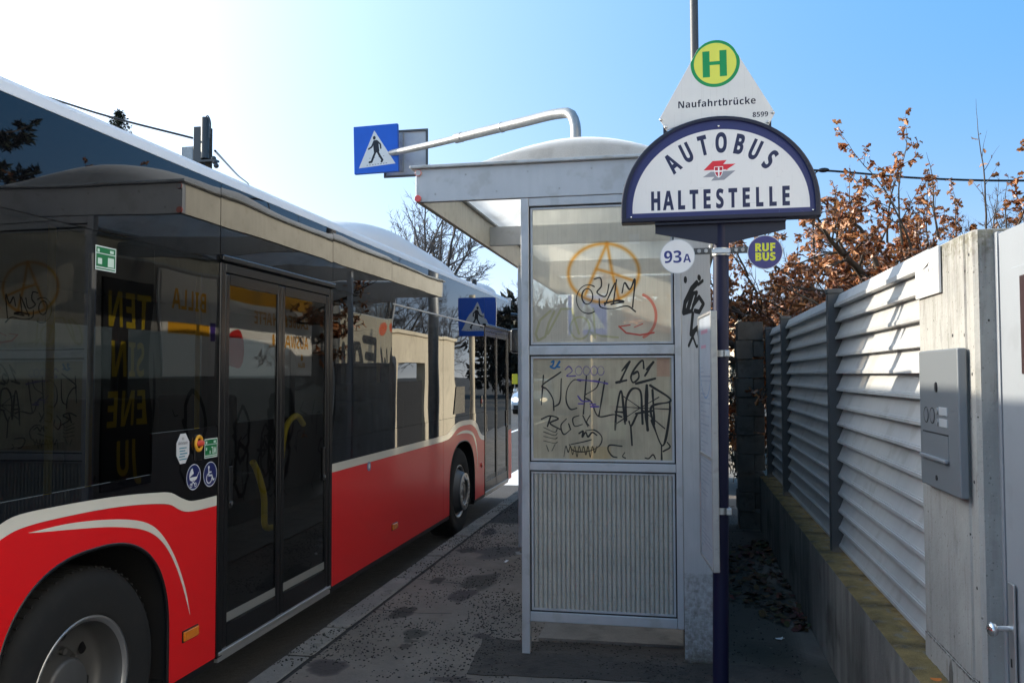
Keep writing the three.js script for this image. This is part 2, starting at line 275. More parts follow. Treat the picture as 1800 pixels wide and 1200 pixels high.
// upper end pane, photo pixels 932..1186 x 362..606 at 4 per pixel
const paneUp = canvasTex(1016, 976, (g, w, h) => {
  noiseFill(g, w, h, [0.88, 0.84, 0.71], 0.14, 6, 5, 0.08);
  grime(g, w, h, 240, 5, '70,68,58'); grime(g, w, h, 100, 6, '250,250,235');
  const p = (x, y) => [(x - 932) * 4, (y - 362) * 4];
  const arc = (cx, cy, rx, ry, a0, a1, lw, st) => { const q = []; for (let i = 0; i <= 40; i++) { const a = lerp(a0, a1, i / 40) * D2R; q.push(p(cx + Math.cos(a) * rx, cy + Math.sin(a) * ry)); } stroke(g, q, lw, st); };
  for (const [lw, a] of [[46, 0.12], [30, 0.22], [16, 0.4], [7, 0.35]]) {
    const o = `rgba(228,142,20,${a})`; arc(1064, 481, 65, 53, -150, 210, lw, o);
    stroke(g, [p(1071, 428), p(1050, 475), p(1030, 520)], lw * 0.9, o); stroke(g, [p(1071, 428), p(1080, 480), p(1092, 528)], lw * 0.9, o); stroke(g, [p(1052, 474), p(1085, 484), p(1120, 497)], lw * 0.8, o);
  }
  const y = 'rgba(205,205,140,0.55)'; stroke(g, [p(965, 548), p(945, 565), p(937, 590), p(942, 602), p(955, 595), p(962, 570), p(972, 550)], 18, y); stroke(g, [p(960, 590), p(985, 545), p(1005, 545), p(1018, 590)], 16, y); arc(1020, 580, 18, 20, 0, 360, 15, y); stroke(g, [p(1045, 545), p(1048, 598), p(1040, 588), p(1060, 595), p(1090, 598)], 15, y);
  arc(1125, 560, 34, 40, -70, 70, 20, 'rgba(235,90,70,0.62)'); stroke(g, [p(1092, 578), p(1105, 590), p(1130, 594), p(1155, 590)], 12, 'rgba(230,60,45,0.8)'); stroke(g, [p(1095, 578), p(1112, 576)], 9, 'rgba(230,60,45,0.8)'); stroke(g, [p(1120, 580), p(1135, 574)], 7, 'rgba(230,60,45,0.7)');
  g.fat = 1.25; const k = 'rgba(18,16,14,0.95)'; arc(1034, 523, 10, 14, 0, 360, 8, k); arc(1036, 528, 22, 26, 60, 300, 6, k); stroke(g, [p(1047, 492), p(1058, 490), p(1060, 505), p(1052, 516), p(1066, 524), p(1070, 520), p(1074, 502)], 8, k); stroke(g, [p(1066, 540), p(1085, 500)], 9, k); stroke(g, [p(1066, 536), p(1090, 532), p(1100, 534), p(1078, 538)], 12, k); stroke(g, [p(1088, 494), p(1082, 536)], 10, k); stroke(g, [p(1098, 518), p(1103, 500), p(1112, 512), p(1121, 494), p(1117, 544)], 9, k); stroke(g, [p(1056, 528), p(1058, 542), p(1080, 546), p(1108, 542), p(1122, 552)], 7, k);
  stroke(g, [p(1143, 515), p(1155, 482), p(1150, 472)], 6, 'rgba(240,240,220,0.7)'); stroke(g, [p(1136, 512), p(1150, 480)], 4, 'rgba(240,240,220,0.6)'); stroke(g, [p(1156, 530), p(1157, 480)], 5, 'rgba(240,240,220,0.6)');
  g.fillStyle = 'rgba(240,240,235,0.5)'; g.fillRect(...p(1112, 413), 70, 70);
});
// middle end pane, photo pixels 934..1184 x 627..808 at 4 per pixel
const paneMid = canvasTex(1000, 724, (g, w, h) => {
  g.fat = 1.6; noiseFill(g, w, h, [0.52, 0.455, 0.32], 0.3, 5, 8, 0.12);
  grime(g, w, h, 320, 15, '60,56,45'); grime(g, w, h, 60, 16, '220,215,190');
  const p = (x, y) => [(x - 934) * 4, (y - 627) * 4], L = (pts, lw, st = 'rgba(16,15,12,0.92)') => stroke(g, pts.map((q) => q && p(...q)), lw, st);
  L([[953, 658], [949, 711]], 6); L([[985, 652], [950, 678], [958, 682], [970, 700], [972, 721]], 6); L([[986, 664], [982, 708], [974, 714]], 6);
  L([[1021, 668], [1010, 666], [998, 680], [995, 705], [1003, 719], [1014, 717]], 6); L([[1032, 659], [1026, 727]], 6); L([[1056, 664], [1050, 680], [1028, 696], [1040, 705], [1053, 731], [1082, 728], [1095, 732]], 6); L([[1065, 668], [1054, 731]], 6);
  L([[949, 737], [965, 731], [980, 736], [965, 744], [985, 756]], 7); L([[966, 732], [960, 750]], 6); L([[995, 736], [985, 748], [990, 764], [1003, 755]], 5); L([[999, 745], [1002, 754], null, [1018, 730], [1007, 735], [1010, 749], [1024, 746]], 5); L([[1025, 730], [1034, 750], null, [1038, 730], [1032, 742], [1036, 748]], 5);
  for (const [a, b] of [[752, 764], [760, 770], [768, 776], [776, 784]]) L([[953, a], [975, b - 4], [978, a + 2]], 4, 'rgba(50,48,40,0.6)'); L([[958, 784], [962, 795], null, [974, 782], [968, 794]], 4, 'rgba(50,48,40,0.6)');
  const V2 = 'rgba(90,70,150,0.75)'; L([[993, 648], [1000, 642], [1006, 650], [996, 659], [1012, 659]], 6, V2); for (const c of [1018, 1032, 1046, 1058]) { const q = []; for (let i = 0; i < 19; i++) q.push([c + 6 * Math.cos(i / 3), 650 + 8 * Math.sin(i / 3)]); L(q, 4, 'rgba(110,95,150,0.55)'); }
  L([[1016, 666], [1050, 669], [1070, 673]], 7, V2); L([[1016, 695], [1024, 704], [1040, 704]], 7, V2); L([[1017, 709], [1026, 709], null, [1038, 709], [1048, 710], null, [1040, 714], [1054, 714]], 8, V2);
  const B = 'rgba(10,105,165,0.85)'; L([[968, 634], [972, 632], [970, 640], [966, 642], [974, 645], [983, 633], [978, 642], [983, 643]], 8, B);
  L([[1096, 650], [1110, 634], null, [1110, 634], [1092, 671], null, [1086, 671], [1104, 667]], 9); L([[1135, 646], [1133, 632], [1120, 645], [1112, 662], [1116, 671], [1126, 662], [1124, 652], [1116, 656]], 9); L([[1140, 648], [1152, 635], null, [1152, 635], [1137, 659], null, [1121, 673], [1155, 664]], 9);
  L([[1083, 755], [1086, 720], [1094, 686], [1101, 744], null, [1084, 723], [1100, 724]], 9); L([[1103, 738], [1104, 700], [1115, 682], [1127, 684], [1131, 720], [1132, 744]], 9); L([[1108, 740], [1111, 748], [1122, 728], null, [1111, 748], [1113, 782]], 8); L([[1140, 676], [1139, 730], [1141, 755]], 14); L([[1120, 726], [1150, 721]], 10); L([[1146, 676], [1182, 703], [1148, 714], [1152, 748], null, [1150, 684], [1153, 745]], 9); L([[1180, 704], [1180, 722], [1167, 782], [1148, 738]], 9); L([[1165, 781], [1165, 808]], 8);
  for (const [x, y] of [[1096, 694], [1086, 714], [1084, 745], [1161, 697], [1178, 718], [1171, 752]]) L([[1128, 716], [x, y]], 4);
  L([[1000, 782], [1006, 792], [1020, 795], [1040, 792], [1056, 782], [1059, 768], [1046, 756], [1030, 757]], 5); L([[1003, 782], [1030, 776], [1040, 773]], 5); L([[1018, 762], [1025, 758], [1024, 768], [1030, 760], [1034, 768], [1042, 760], [1050, 765]], 8);
  const Z = []; for (let i = 0; i < 16; i++) Z.push([990 + i * 4, i % 2 ? 785 : 804 - (i % 3) * 4]); L(Z, 4); L([[1095, 784], [1072, 783], [1070, 790], [1078, 802], [1086, 804]], 6); L([[1100, 795], [1096, 802], [1101, 805]], 5); L([[1136, 804], [1142, 805], [1150, 798], [1154, 805]], 5); L([[1175, 776], [1180, 784], [1168, 792]], 6);
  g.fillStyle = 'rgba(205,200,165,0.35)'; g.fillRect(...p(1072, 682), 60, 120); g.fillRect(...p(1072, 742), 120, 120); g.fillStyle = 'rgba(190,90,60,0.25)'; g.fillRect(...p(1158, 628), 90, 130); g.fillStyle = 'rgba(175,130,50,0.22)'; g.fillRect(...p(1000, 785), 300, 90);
});
const pilTex = canvasTex(200, 1600, (g, w, h) => {           // end of the rear wall, x 0.008..0.171, y 0..2.67
  noiseFill(g, w, h, [0.43, 0.435, 0.435], 0.09, 3, 2, 0.05); grime(g, w, h, 40, 25, '60,60,60');
  const r = rng(31); for (let i = 0; i < 2600; i++) { const y = h - Math.pow(r(), 2.2) * 300; g.fillStyle = `rgba(58,50,38,${0.02 + 0.06 * r()})`; g.beginPath(); g.ellipse(r() * w, y, 2 + r() * 16, 1 + r() * 8, 0, 0, 7); g.fill(); }
  const p = (x, y) => [(x - 1203) / 54 * w, (y - 350) / 815 * h], K = 'rgba(12,12,12,0.97)', L = (pts, lw) => stroke(g, pts.map((q) => p(...q)), lw, K);
  L([[1232, 512], [1222, 522], [1210, 545], [1207, 562], [1214, 560], [1224, 530]], 22); L([[1243, 508], [1235, 514]], 12); L([[1211, 505], [1211, 506]], 22); L([[1236, 502], [1237, 503]], 20); L([[1214, 556], [1222, 530], [1232, 528], [1222, 560], [1214, 562]], 14); L([[1225, 550], [1236, 536], [1244, 548], [1236, 562], [1228, 560]], 16); L([[1224, 565], [1220, 600], [1232, 590]], 18); L([[1230, 590], [1216, 620]], 13); L([[1232, 588], [1236, 620], [1230, 622], [1222, 600]], 10);
});
const rearTex = canvasTex(2048, 880, (g, w, h) => {          // street face of the rear wall, z ZE..ZS read left to right from the street
  noiseFill(g, w, h, [0.2, 0.195, 0.18], 0.25, 4, 4, 0.1);
  const r = rng(12), K = 'rgba(10,10,10,0.85)';
  for (let i = 0; i < 9; i++) { const cx = 100 + r() * 1200, cy = 480 + r() * 250, q = []; for (let k = 0; k < 24; k++) q.push([cx + Math.cos(k / 3.6) * (50 + r() * 24), cy + Math.sin(k / 3.6) * (85 + r() * 25)]); stroke(g, q, 10 + r() * 22, K); }
  for (let i = 0; i < 26; i++) { const x = r() * w, y = 420 + r() * 400; stroke(g, [[x, y], [x + r() * 80 - 30, y + r() * 70], [x + r() * 120 - 50, y + r() * 120]], 4 + r() * 8, K); }
});
const shelter = thing('bus_shelter', 'grey steel bus shelter with graffiti panes and domed roof beside the bus', 'bus shelter', [-0.45, 0, -8]);
mk(shelter, 'post', bx(-0.924, -0.876, 0, 2.672, ZS - 0.05, ZS, 0.004), mat.frame);
mk(shelter, 'post', bx(-0.031, 0.006, 0.189, 2.672, ZS - 0.05, ZS, 0.004), mat.frame);
mk(shelter, 'post', bx(-0.924, -0.876, 0, 2.672, ZE, ZE + 0.05, 0.004), mat.frame);
mk(shelter, 'post', bx(-1.52, -1.47, 0, 2.672, -8.03, -7.98, 0.004), mat.frame);
for (const [a, b] of [[2.622, 2.672], [1.739, 1.793], [1.064, 1.112], [0.189, 0.245]]) mk(shelter, 'rail', bx(-0.8755, -0.0315, a, b, ZS - 0.046, ZS - 0.003, 0.004), mat.frame);
for (const [a, b] of [[2.622, 2.672], [1.739, 1.793], [0.189, 0.245]]) mk(shelter, 'rail', bx(-0.8755, -0.0315, a, b, ZE, ZE + 0.046, 0.004), mat.frame);
for (const [a, b] of [[1.793, 2.622], [1.112, 1.739], [0.245, 1.064]]) {
  mk(shelter, 'gasket', frameRect(-0.8755, -0.0315, a, b, 0.007, ZS - 0.035, 0.022), mat.gasket);
  mk(shelter, 'bead', frameRect(-0.868, -0.039, a + 0.0075, b - 0.0075, 0.012, ZS - 0.034, 0.017), mat.frame);
}
const dirtRough = bumpTex(256, 1, 5, 0, 6);
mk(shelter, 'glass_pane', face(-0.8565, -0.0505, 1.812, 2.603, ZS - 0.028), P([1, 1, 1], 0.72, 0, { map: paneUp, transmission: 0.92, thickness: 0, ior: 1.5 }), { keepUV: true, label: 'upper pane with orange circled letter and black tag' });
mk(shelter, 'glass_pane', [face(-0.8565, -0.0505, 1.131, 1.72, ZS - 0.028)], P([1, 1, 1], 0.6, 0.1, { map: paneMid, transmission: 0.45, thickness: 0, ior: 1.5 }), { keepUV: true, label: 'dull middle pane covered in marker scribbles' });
{ // corrugated lower panel
  const n = 30, pts = []; const x0 = -0.856, x1 = -0.051, p = (x1 - x0) / n;
  for (let i = 0; i < n; i++) for (let k = 0; k < 12; k++) { const t = k / 12; pts.push([x0 + (i + t) * p, 0.014 * Math.pow(Math.max(0, 1 - Math.pow(Math.abs(t - 0.5) * 2.1, 3)), 0.6)]); }
  pts.push([x1, 0], [x1, -0.008], [x0, -0.008]);
  const g = ext(shp(pts), 0.795).rotateX(Math.PI / 2).translate(0, 1.0535, 0);        // (x, depth, z): stands up
  g.applyMatrix4(new THREE.Matrix4().makeScale(1, 1, 1));
  mk(shelter, 'corrugated_panel', g.translate(0, 0, ZS - 0.034), T(grainTex([0.42, 0.4, 0.35], [0.32, 0.295, 0.25], { metres: 0.35, cells: 9, contrast: 0.12, speck: 0.2, seed: 18 }), 0.8));
}
{ // rear wall with the pale end pillar, and the far end panes
  const rw = mk(shelter, 'rear_wall', bx(0.012, 0.168, 0, 2.672, ZE, ZS - 0.006), mat.frameDirty);
  mk(rw, 'end_plate', face(0.008, 0.171, 0, 2.672, ZS - 0.002), T(pilTex, 0.5, 0.1), { keepUV: true, label: 'pale end plate with a dripping black tag' });
  mk(rw, 'street_face', faceL(ZE + 0.06, ZS - 0.06, 0.02, 2.65, 0.009), T(rearTex, 0.6), { keepUV: true });
  mk(shelter, 'glass_pane', face(-0.8755, -0.0315, 1.793, 2.622, ZE + 0.023), P([0.85, 0.85, 0.8], 0.3, 0, { transmission: 0.9, thickness: 0 }), { keepUV: true });
  mk(shelter, 'lower_panel', bx(-0.8755, -0.0315, 0.245, 1.739, ZE + 0.015, ZE + 0.03), mat.frameDirty);
  mk(shelter, 'plinth', bx(-0.87, 0.0, 0.002, 0.02, ZE, ZS - 0.26), mat.kerb);
}
{ // canopy
  const y0 = 2.673, y1 = 2.876, X0 = -1.574, X1 = 0.3;
  mk(shelter, 'end_fascia', bx(X0, X1, y0, y1, ZS - 0.035, ZS + 0.002, 0.004), mat.frame);
  mk(shelter, 'end_fascia', bx(X0, X1, y0, y1, ZE - 0.002, ZE + 0.035, 0.004), mat.frame);
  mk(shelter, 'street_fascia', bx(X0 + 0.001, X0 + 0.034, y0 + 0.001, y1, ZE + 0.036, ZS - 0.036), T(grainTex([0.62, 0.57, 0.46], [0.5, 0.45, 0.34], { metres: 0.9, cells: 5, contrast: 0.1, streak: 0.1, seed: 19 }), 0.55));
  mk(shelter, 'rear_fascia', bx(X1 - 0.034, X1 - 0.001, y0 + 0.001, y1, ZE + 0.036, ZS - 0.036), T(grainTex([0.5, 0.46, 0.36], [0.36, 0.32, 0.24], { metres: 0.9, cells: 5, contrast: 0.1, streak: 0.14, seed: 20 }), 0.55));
  for (const a of [ZS - 1.9, ZS - 4.1]) mk(shelter, 'cross_beam', bx(X0 + 0.036, X1 - 0.036, y0 + 0.02, y1 - 0.03, a - 0.05, a), mat.frame);
  mk(shelter, 'gutter_lip', [bx(X0 - 0.032, X1 + 0.03, y1, y1 + 0.02, ZS - 0.09, ZS + 0.03, 0.006), bx(X0 - 0.032, X0 + 0.06, y1 + 0.001, y1 + 0.021, ZE + 0.03, ZS - 0.091, 0.006), bx(X1 - 0.06, X1 + 0.03, y1 + 0.001, y1 + 0.021, ZE + 0.03, ZS - 0.091, 0.006), bx(X0 - 0.032, X1 + 0.03, y1, y1 + 0.02, ZE - 0.03, ZE + 0.029, 0.006)], mat.frameDirty);
  const nx = 36, nz = 60, g = new THREE.PlaneGeometry(1, 1, nx, nz), p = g.attributes.position;
  for (let i = 0; i < p.count; i++) { const u = p.getX(i) * 2, v = p.getY(i) * 2, s = Math.min(1, Math.abs(u) / 0.86), e = Math.pow(1 - s * s, 0.9) * Math.pow(1 - Math.pow(Math.abs(v), 7), 0.7); p.setXYZ(i, lerp(X0 + 0.05, X1 - 0.05, (u + 1) / 2), y1 + 0.022 + 0.36 * e, lerp(ZE + 0.05, ZS - 0.1, (v + 1) / 2)); }
  g.computeVertexNormals();
  mk(shelter, 'roof', g, mat.dome, { label: 'milky domed skylight roof' });
  for (let i = 0; i < 9; i++) mk(shelter, 'bolt', new THREE.CylinderGeometry(0.006, 0.006, 0.004, 10).rotateX(Math.PI / 2).translate(-1.45 + i * 0.19, i % 2 ? 2.83 : 2.72, ZS + 0.003), mat.galv);
  for (const [x, y, m] of [[-1.556, 2.852, mat.frameDirty], [-1.558, 2.695, mat.redLens]]) { const b = mk(shelter, 'reflector', new THREE.CylinderGeometry(0.018, 0.02, 0.012, 24).rotateX(Math.PI / 2).translate(x, y, ZS + 0.009), m); mk(b, 'rim', new THREE.TorusGeometry(0.018, 0.003, 8, 24).translate(x, y, ZS + 0.012), mat.redLens); }
}
const stickerY = canvasTex(256, 700, (g, w, h) => { noiseFill(g, w, h, [0.02, 0.02, 0.022], 0.2, 4, 1); g.fillStyle = '#a89010'; g.textAlign = 'center'; g.font = 'bold 168px sans-serif'; g.save(); g.scale(0.72, 1); ['TEN', 'SIN', 'ENE', 'JU'].forEach((t, i) => g.fillText(t, w / 2 / 0.72, 160 + i * 168)); g.restore(); });
solo('advert_poster', 'dark poster with tall yellow letters on the rear wall of the shelter', 'poster', bx(-0.004, 0.007, 0.66, 2.46, -6.98, -6.3), [mat.dark][0]);
const posterFace = (parent, z0, z1, y0, y1, x, tex) => { const m = finish(new THREE.Mesh(faceL(z0, z1, y0, y1, x), T(tex, 0.45))); m.name = 'print'; parent.add(m); };
posterFace(scene.getObjectByName('advert_poster'), -6.97, -6.31, 0.67, 2.45, -0.007, stickerY);
const p2 = solo('shop_poster', 'white and orange poster reading ZAUBERHAFTE AUSWAHL inside the shelter', 'poster', bx(-0.004, 0.007, 1.62, 2.62, -10.45, -8.15), mat.sign);
posterFace(p2, -10.44, -8.16, 1.63, 2.61, -0.007, canvasTex(1200, 520, (g, w, h) => { g.fillStyle = '#e8e4da'; g.fillRect(0, 0, w, h); g.fillStyle = '#e6a512'; g.fillRect(0, 0, w, 90); g.fillStyle = '#d8960c'; g.font = 'bold 112px sans-serif'; g.fillText('ZAUBERHAFTE', 60, 210, 1080); g.fillText('AUSWAHL', 60, 345, 700); g.font = 'bold 44px sans-serif'; g.fillText('BILLA', 120, 470); g.beginPath(); g.arc(175, 405, 22, 0, 7); g.fill(); g.fillStyle = '#c4231c'; g.beginPath(); g.ellipse(1050, 370, 90, 110, 0, 0, 7); g.fill(); }));
const p3 = solo('banner_poster', 'pale poster with orange BILLA lettering beside the yellow lettered poster', 'poster', bx(-0.004, 0.007, 1.62, 2.62, -8.05, -7.08), mat.sign);
posterFace(p3, -8.04, -7.09, 1.63, 2.61, -0.007, canvasTex(600, 620, (g, w, h) => { g.fillStyle = '#d9d5cc'; g.fillRect(0, 0, w, h); g.fillStyle = '#e6a512'; g.font = 'bold 170px sans-serif'; g.fillText('BILLA', 60, 220, 480); g.fillRect(40, 300, 520, 70); g.fillStyle = '#4a2f86'; g.fillRect(0, 280, 34, 120); }));

// ------------------------------------------------------------------ bus stop sign post
{
  const Z = -4.1, s = thing('bus_stop_sign', 'navy bus stop post with half round AUTOBUS HALTESTELLE board and H plate', 'bus stop sign', [0.18, 0, Z]);
  mk(s, 'pole', rod([0.166, 0, Z - 0.05], [0.196, 2.36, Z - 0.05], 0.0365, 0.0365, 40), P([0.006, 0.007, 0.032], 0.5, 0, { specularIntensity: 0.6 }));
  const dome = (hw, h, y0, up) => { const q = [[-hw, y0]]; for (let i = 0; i <= 40; i++) { const a = Math.PI * (1 - i / 40); q.push([hw * Math.cos(a), y0 + up + h * Math.pow(Math.sin(a), 0.96)]); } q.push([hw, y0]); return q.map(([x, y]) => [x + 0.184, y]); };
  const board = mk(s, 'board', ext(shp(dome(0.455, 0.432, 2.345, 0.058), [dome(0.437, 0.414, 2.36, 0.05)]), 0.075, 0.006).translate(0, 0, Z - 0.055), mat.navyDark);
  mk(board, 'back_plate', ext(shp(dome(0.45, 0.427, 2.35, 0.055)), 0.05).translate(0, 0, Z - 0.05), mat.navyDark);
  const boardTex = canvasTex(1400, 760, (g, w, h) => {
    const X = (x) => (x + 0.271) / 0.91 * w, Y = (y) => h - (y - 2.345) / 0.494 * h, S = w / 0.91;
    noiseFill(g, w, h, [0.022, 0.026, 0.12], 0.1, 5, 6);
    g.beginPath(); g.moveTo(X(-0.217), Y(2.389)); for (let i = 0; i <= 60; i++) { const a = Math.PI * (1 - i / 60); g.lineTo(X(0.187 + 0.405 * Math.cos(a)), Y(2.398 + 0.376 * Math.pow(Math.sin(a), 0.97))); } g.lineTo(X(0.592), Y(2.389)); g.closePath(); g.fillStyle = '#dedcda'; g.fill();
    g.fillStyle = 'rgba(90,80,70,0.035)'; const r = rng(3); for (let i = 0; i < 260; i++) { g.save(); g.clip(); g.fillRect(r() * w, r() * h, 1 + r() * 4, 10 + r() * 120); g.restore(); }
    for (let i = 0; i < 60; i++) { g.strokeStyle = `rgba(${r() < 0.5 ? '95,90,95' : '240,240,240'},0.22)`; g.lineWidth = 1 + r() * 1.5; const x = r() * w, y = r() * h, an = r() * 6.3, l = 8 + r() * 50; g.beginPath(); g.moveTo(x, y); g.lineTo(x + l * Math.cos(an), y + l * Math.sin(an)); g.stroke(); }
    g.fillStyle = '#1c2044'; g.textAlign = 'center'; g.textBaseline = 'alphabetic';
    g.font = 'bold 152px sans-serif';
    const word = 'HALTESTELLE', n = word.length; for (let i = 0; i < n; i++) { g.save(); g.translate(X(lerp(-0.108, 0.486, i / (n - 1))), Y(2.403)); g.scale(0.74, 0.088 * S / 110); g.lineWidth = 6; g.strokeStyle = '#1c2044'; g.strokeText(word[i], 0, 0); g.fillText(word[i], 0, 0); g.restore(); }
    const arc = 'AUTOBUS'; [-50, -33, -16, 1, 18, 34, 51].forEach((d, i) => { const a = d * 0.9 * D2R; g.save(); g.translate(X(0.193 + 0.275 * Math.sin(a)), Y(2.395 + 0.27 * Math.cos(a))); g.rotate(a * 0.82); g.scale(0.78, 0.09 * S / 108); g.lineWidth = 6; g.strokeStyle = '#1c2044'; g.strokeText(arc[i], 0, 0); g.fillText(arc[i], 0, 0); g.restore(); });
    const q = (pts, c) => { g.beginPath(); pts.forEach(([x, y], i) => (i ? g.lineTo(X(x), Y(y)) : g.moveTo(X(x), Y(y)))); g.closePath(); g.fillStyle = c; g.fill(); };
    q([[0.116, 2.582], [0.158, 2.624], [0.222, 2.626], [0.206, 2.607], [0.263, 2.607], [0.215, 2.577], [0.232, 2.582]], '#cf2430'); q([[0.116, 2.582], [0.21, 2.584], [0.262, 2.606], [0.2, 2.606]], '#cf2430');
    q([[0.112, 2.549], [0.148, 2.573], [0.262, 2.575], [0.21, 2.533], [0.15, 2.531], [0.166, 2.549]], '#8d8e96');
    g.beginPath(); g.moveTo(X(0.166), Y(2.596)); g.lineTo(X(0.204), Y(2.596)); g.quadraticCurveTo(X(0.206), Y(2.556), X(0.185), Y(2.546)); g.quadraticCurveTo(X(0.164), Y(2.556), X(0.166), Y(2.596)); g.fillStyle = '#b5122a'; g.fill(); g.lineWidth = 5; g.strokeStyle = '#e8e6e4'; g.stroke(); g.fillStyle = '#e8e6e4'; g.fillRect(X(0.182), Y(2.594), 0.007 * S, 0.046 * S); g.fillRect(X(0.167), Y(2.579), 0.036 * S, 0.008 * S);
  });
  const bg = new THREE.ShapeGeometry(shp(dome(0.443, 0.42, 2.355, 0.053)), 8), bp = bg.attributes.position, bu = bg.attributes.uv;
  for (let i = 0; i < bp.count; i++) bu.setXY(i, (bp.getX(i) + 0.271) / 0.91, (bp.getY(i) - 2.345) / 0.494);
  mk(board, 'sign_face', bg.translate(0, 0, Z + 0.014), T(boardTex, 0.4), { keepUV: true, label: 'white half round face lettered AUTOBUS HALTESTELLE' });
  for (const [x, y] of [[-0.225, 2.372], [0.187, 2.789], [0.605, 2.375]]) mk(board, 'screw', new THREE.SphereGeometry(0.006, 12, 8).translate(x, y, Z + 0.0145), mat.chrome);
  mk(s, 'bracket', [ext(shp([[-0.112, 2.296], [0.158, 2.238], [0.222, 2.238], [0.487, 2.296], [0.487, 2.342], [-0.112, 2.342]]), 0.012).translate(0, 0, Z - 0.03), bx(-0.112, 0.487, 2.332, 2.342, Z - 0.05, Z + 0.01)], mat.navyDark);
  // H plate
  const hp = [[-0.088, 2.847], [0.083, 3.15]]; for (let i = 0; i <= 14; i++) { const a = (152 - i * 124 / 14) * D2R; hp.push([0.178 + 0.105 * Math.cos(a), 3.1065 + 0.105 * Math.sin(a)]); } hp.push([0.273, 3.15], [0.447, 2.845], [0.416, 2.787]); for (let i = 1; i < 12; i++) { const x = lerp(0.416, -0.054, i / 12); hp.push([x, 2.788 + 0.052 * (1 - Math.pow((x - 0.181) / 0.235, 2))]); } hp.push([-0.054, 2.789]);
  const plate = mk(s, 'stop_plate', ext(shp(hp), 0.006, 0.0015).translate(0, 0, Z - 0.02), M([0.66, 0.65, 0.63], 0.4, 0));
  const hg = new THREE.ShapeGeometry(shp(hp.map(([x, y]) => [0.179 + (x - 0.179) * 0.994, 2.99 + (y - 2.99) * 0.994]))), pp = hg.attributes.position;
  for (let i = 0; i < pp.count; i++) hg.attributes.uv.setXY(i, (pp.getX(i) + 0.09) / 0.54, (pp.getY(i) - 2.78) / 0.54);
  mk(plate, 'sign_face', hg.translate(0, 0, Z - 0.011), T(canvasTex(1080, 1080, (g, w, h) => {
    noiseFill(g, w, h, [0.69, 0.68, 0.655], 0.06, 5, 7); grime(g, w, h, 90, 41, '110,95,85');
    const X = (x) => (x + 0.09) * 2000, Y = (y) => h - (y - 2.78) * 2000;
    g.beginPath(); g.arc(X(0.176), Y(3.098), 228, 0, 7); g.fillStyle = '#0b8a4a'; g.fill(); g.beginPath(); g.arc(X(0.176), Y(3.098), 197, 0, 7); g.fillStyle = '#d8da55'; g.fill();
    g.save(); g.translate(X(0.174), Y(3.098)); g.rotate(-0.01); g.fillStyle = '#0b8a4a'; g.fillRect(-112, -122, 66, 250); g.fillRect(46, -122, 66, 250); g.fillRect(-60, -20, 120, 34); g.restore();
    g.fillStyle = '#15152a'; g.textAlign = 'center'; g.font = 'bold 102px sans-serif'; const t = 'Naufahrtbrücke'; let x = X(-0.002); const ws = [...t].map((c) => g.measureText(c).width), sum = ws.reduce((a, b) => a + b), gap = (728 - sum * 0.9) / (t.length - 1); [...t].forEach((c, i) => { g.save(); g.translate(x + ws[i] * 0.45, Y(2.893)); g.scale(0.9, 0.9); g.fillText(c, 0, 0); g.restore(); x += ws[i] * 0.9 + gap; });
    g.font = 'bold 66px sans-serif'; g.fillText('8599', X(0.38), Y(2.829), 165);
  }), 0.4), { keepUV: true, label: 'white plate with green ringed H above the board' });
  for (const [x, y] of [[-0.08, 2.843], [-0.058, 2.806], [0.436, 2.846], [0.413, 2.802]]) mk(plate, 'bolt', new THREE.SphereGeometry(0.0085, 12, 8).translate(x, y, Z - 0.012), mat.alu);
  for (const x of [-0.07, 0.41]) mk(s, 'plate_bracket', bx(x, x + 0.02, 2.72, 2.83, Z - 0.035, Z - 0.022), mat.navyDark);
  // route discs on arms
  const disc = (x, y, r, name, label, draw) => { const d = mk(s, name, new THREE.CylinderGeometry(r, r, 0.006, 64).rotateX(Math.PI / 2).translate(x, y, Z + 0.01), mat.alu, { label }); const cg = new THREE.CircleGeometry(r * 0.96, 64).translate(x, y, Z + 0.0138); mk(d, 'print', cg, T(canvasTex(512, 512, draw), 0.4), { keepUV: true }); };
  disc(-0.009, 2.179, 0.081, 'route_disc', 'white disc lettered 93A', (g, w) => { noiseFill(g, w, w, [0.72, 0.71, 0.7], 0.05, 4, 9); g.fillStyle = '#252c74'; g.textAlign = 'center'; g.font = 'bold 262px sans-serif'; g.fillText('93', 186, 354, 286); g.font = 'bold 182px sans-serif'; g.fillText('A', 402, 352, 128); });
  disc(0.390, 2.187, 0.079, 'route_disc', 'blue disc lettered RUF BUS in yellow', (g, w) => { noiseFill(g, w, w, [0.045, 0.04, 0.16], 0.08, 4, 10); g.fillStyle = '#cdcf2e'; g.textAlign = 'center'; g.font = 'bold 168px sans-serif'; for (const [t, y] of [['RUF', 238], ['BUS', 384]]) { g.lineWidth = 9; g.strokeStyle = '#cdcf2e'; g.strokeText(t, 256, y, 380); g.fillText(t, 256, y, 380); } });
  for (const [a, b] of [[0.066, 0.15], [0.236, 0.315]]) { const arm = mk(s, 'arm', bx(a, b, 2.186, 2.217, Z + 0.001, Z + 0.007, 0.003), mat.postDark); for (const t of [0.3, 0.68]) mk(arm, 'bolt', new THREE.CylinderGeometry(0.0095, 0.0095, 0.012, 6).rotateX(Math.PI / 2).translate(lerp(a, b, t), 2.2015, Z + 0.01), mat.galv); }
  mk(s, 'clamp', [new THREE.CylinderGeometry(0.042, 0.042, 0.034, 40, 1).translate(0.193, 2.201, Z - 0.05), bx(0.145, 0.236, 2.19, 2.213, Z - 0.01, Z + 0.003, 0.003)], mat.alu);
  mk(s, 'clamp_bolt', rod([0.143, 2.212, Z - 0.02], [0.143, 2.236, Z - 0.02], 0.005), mat.alu);
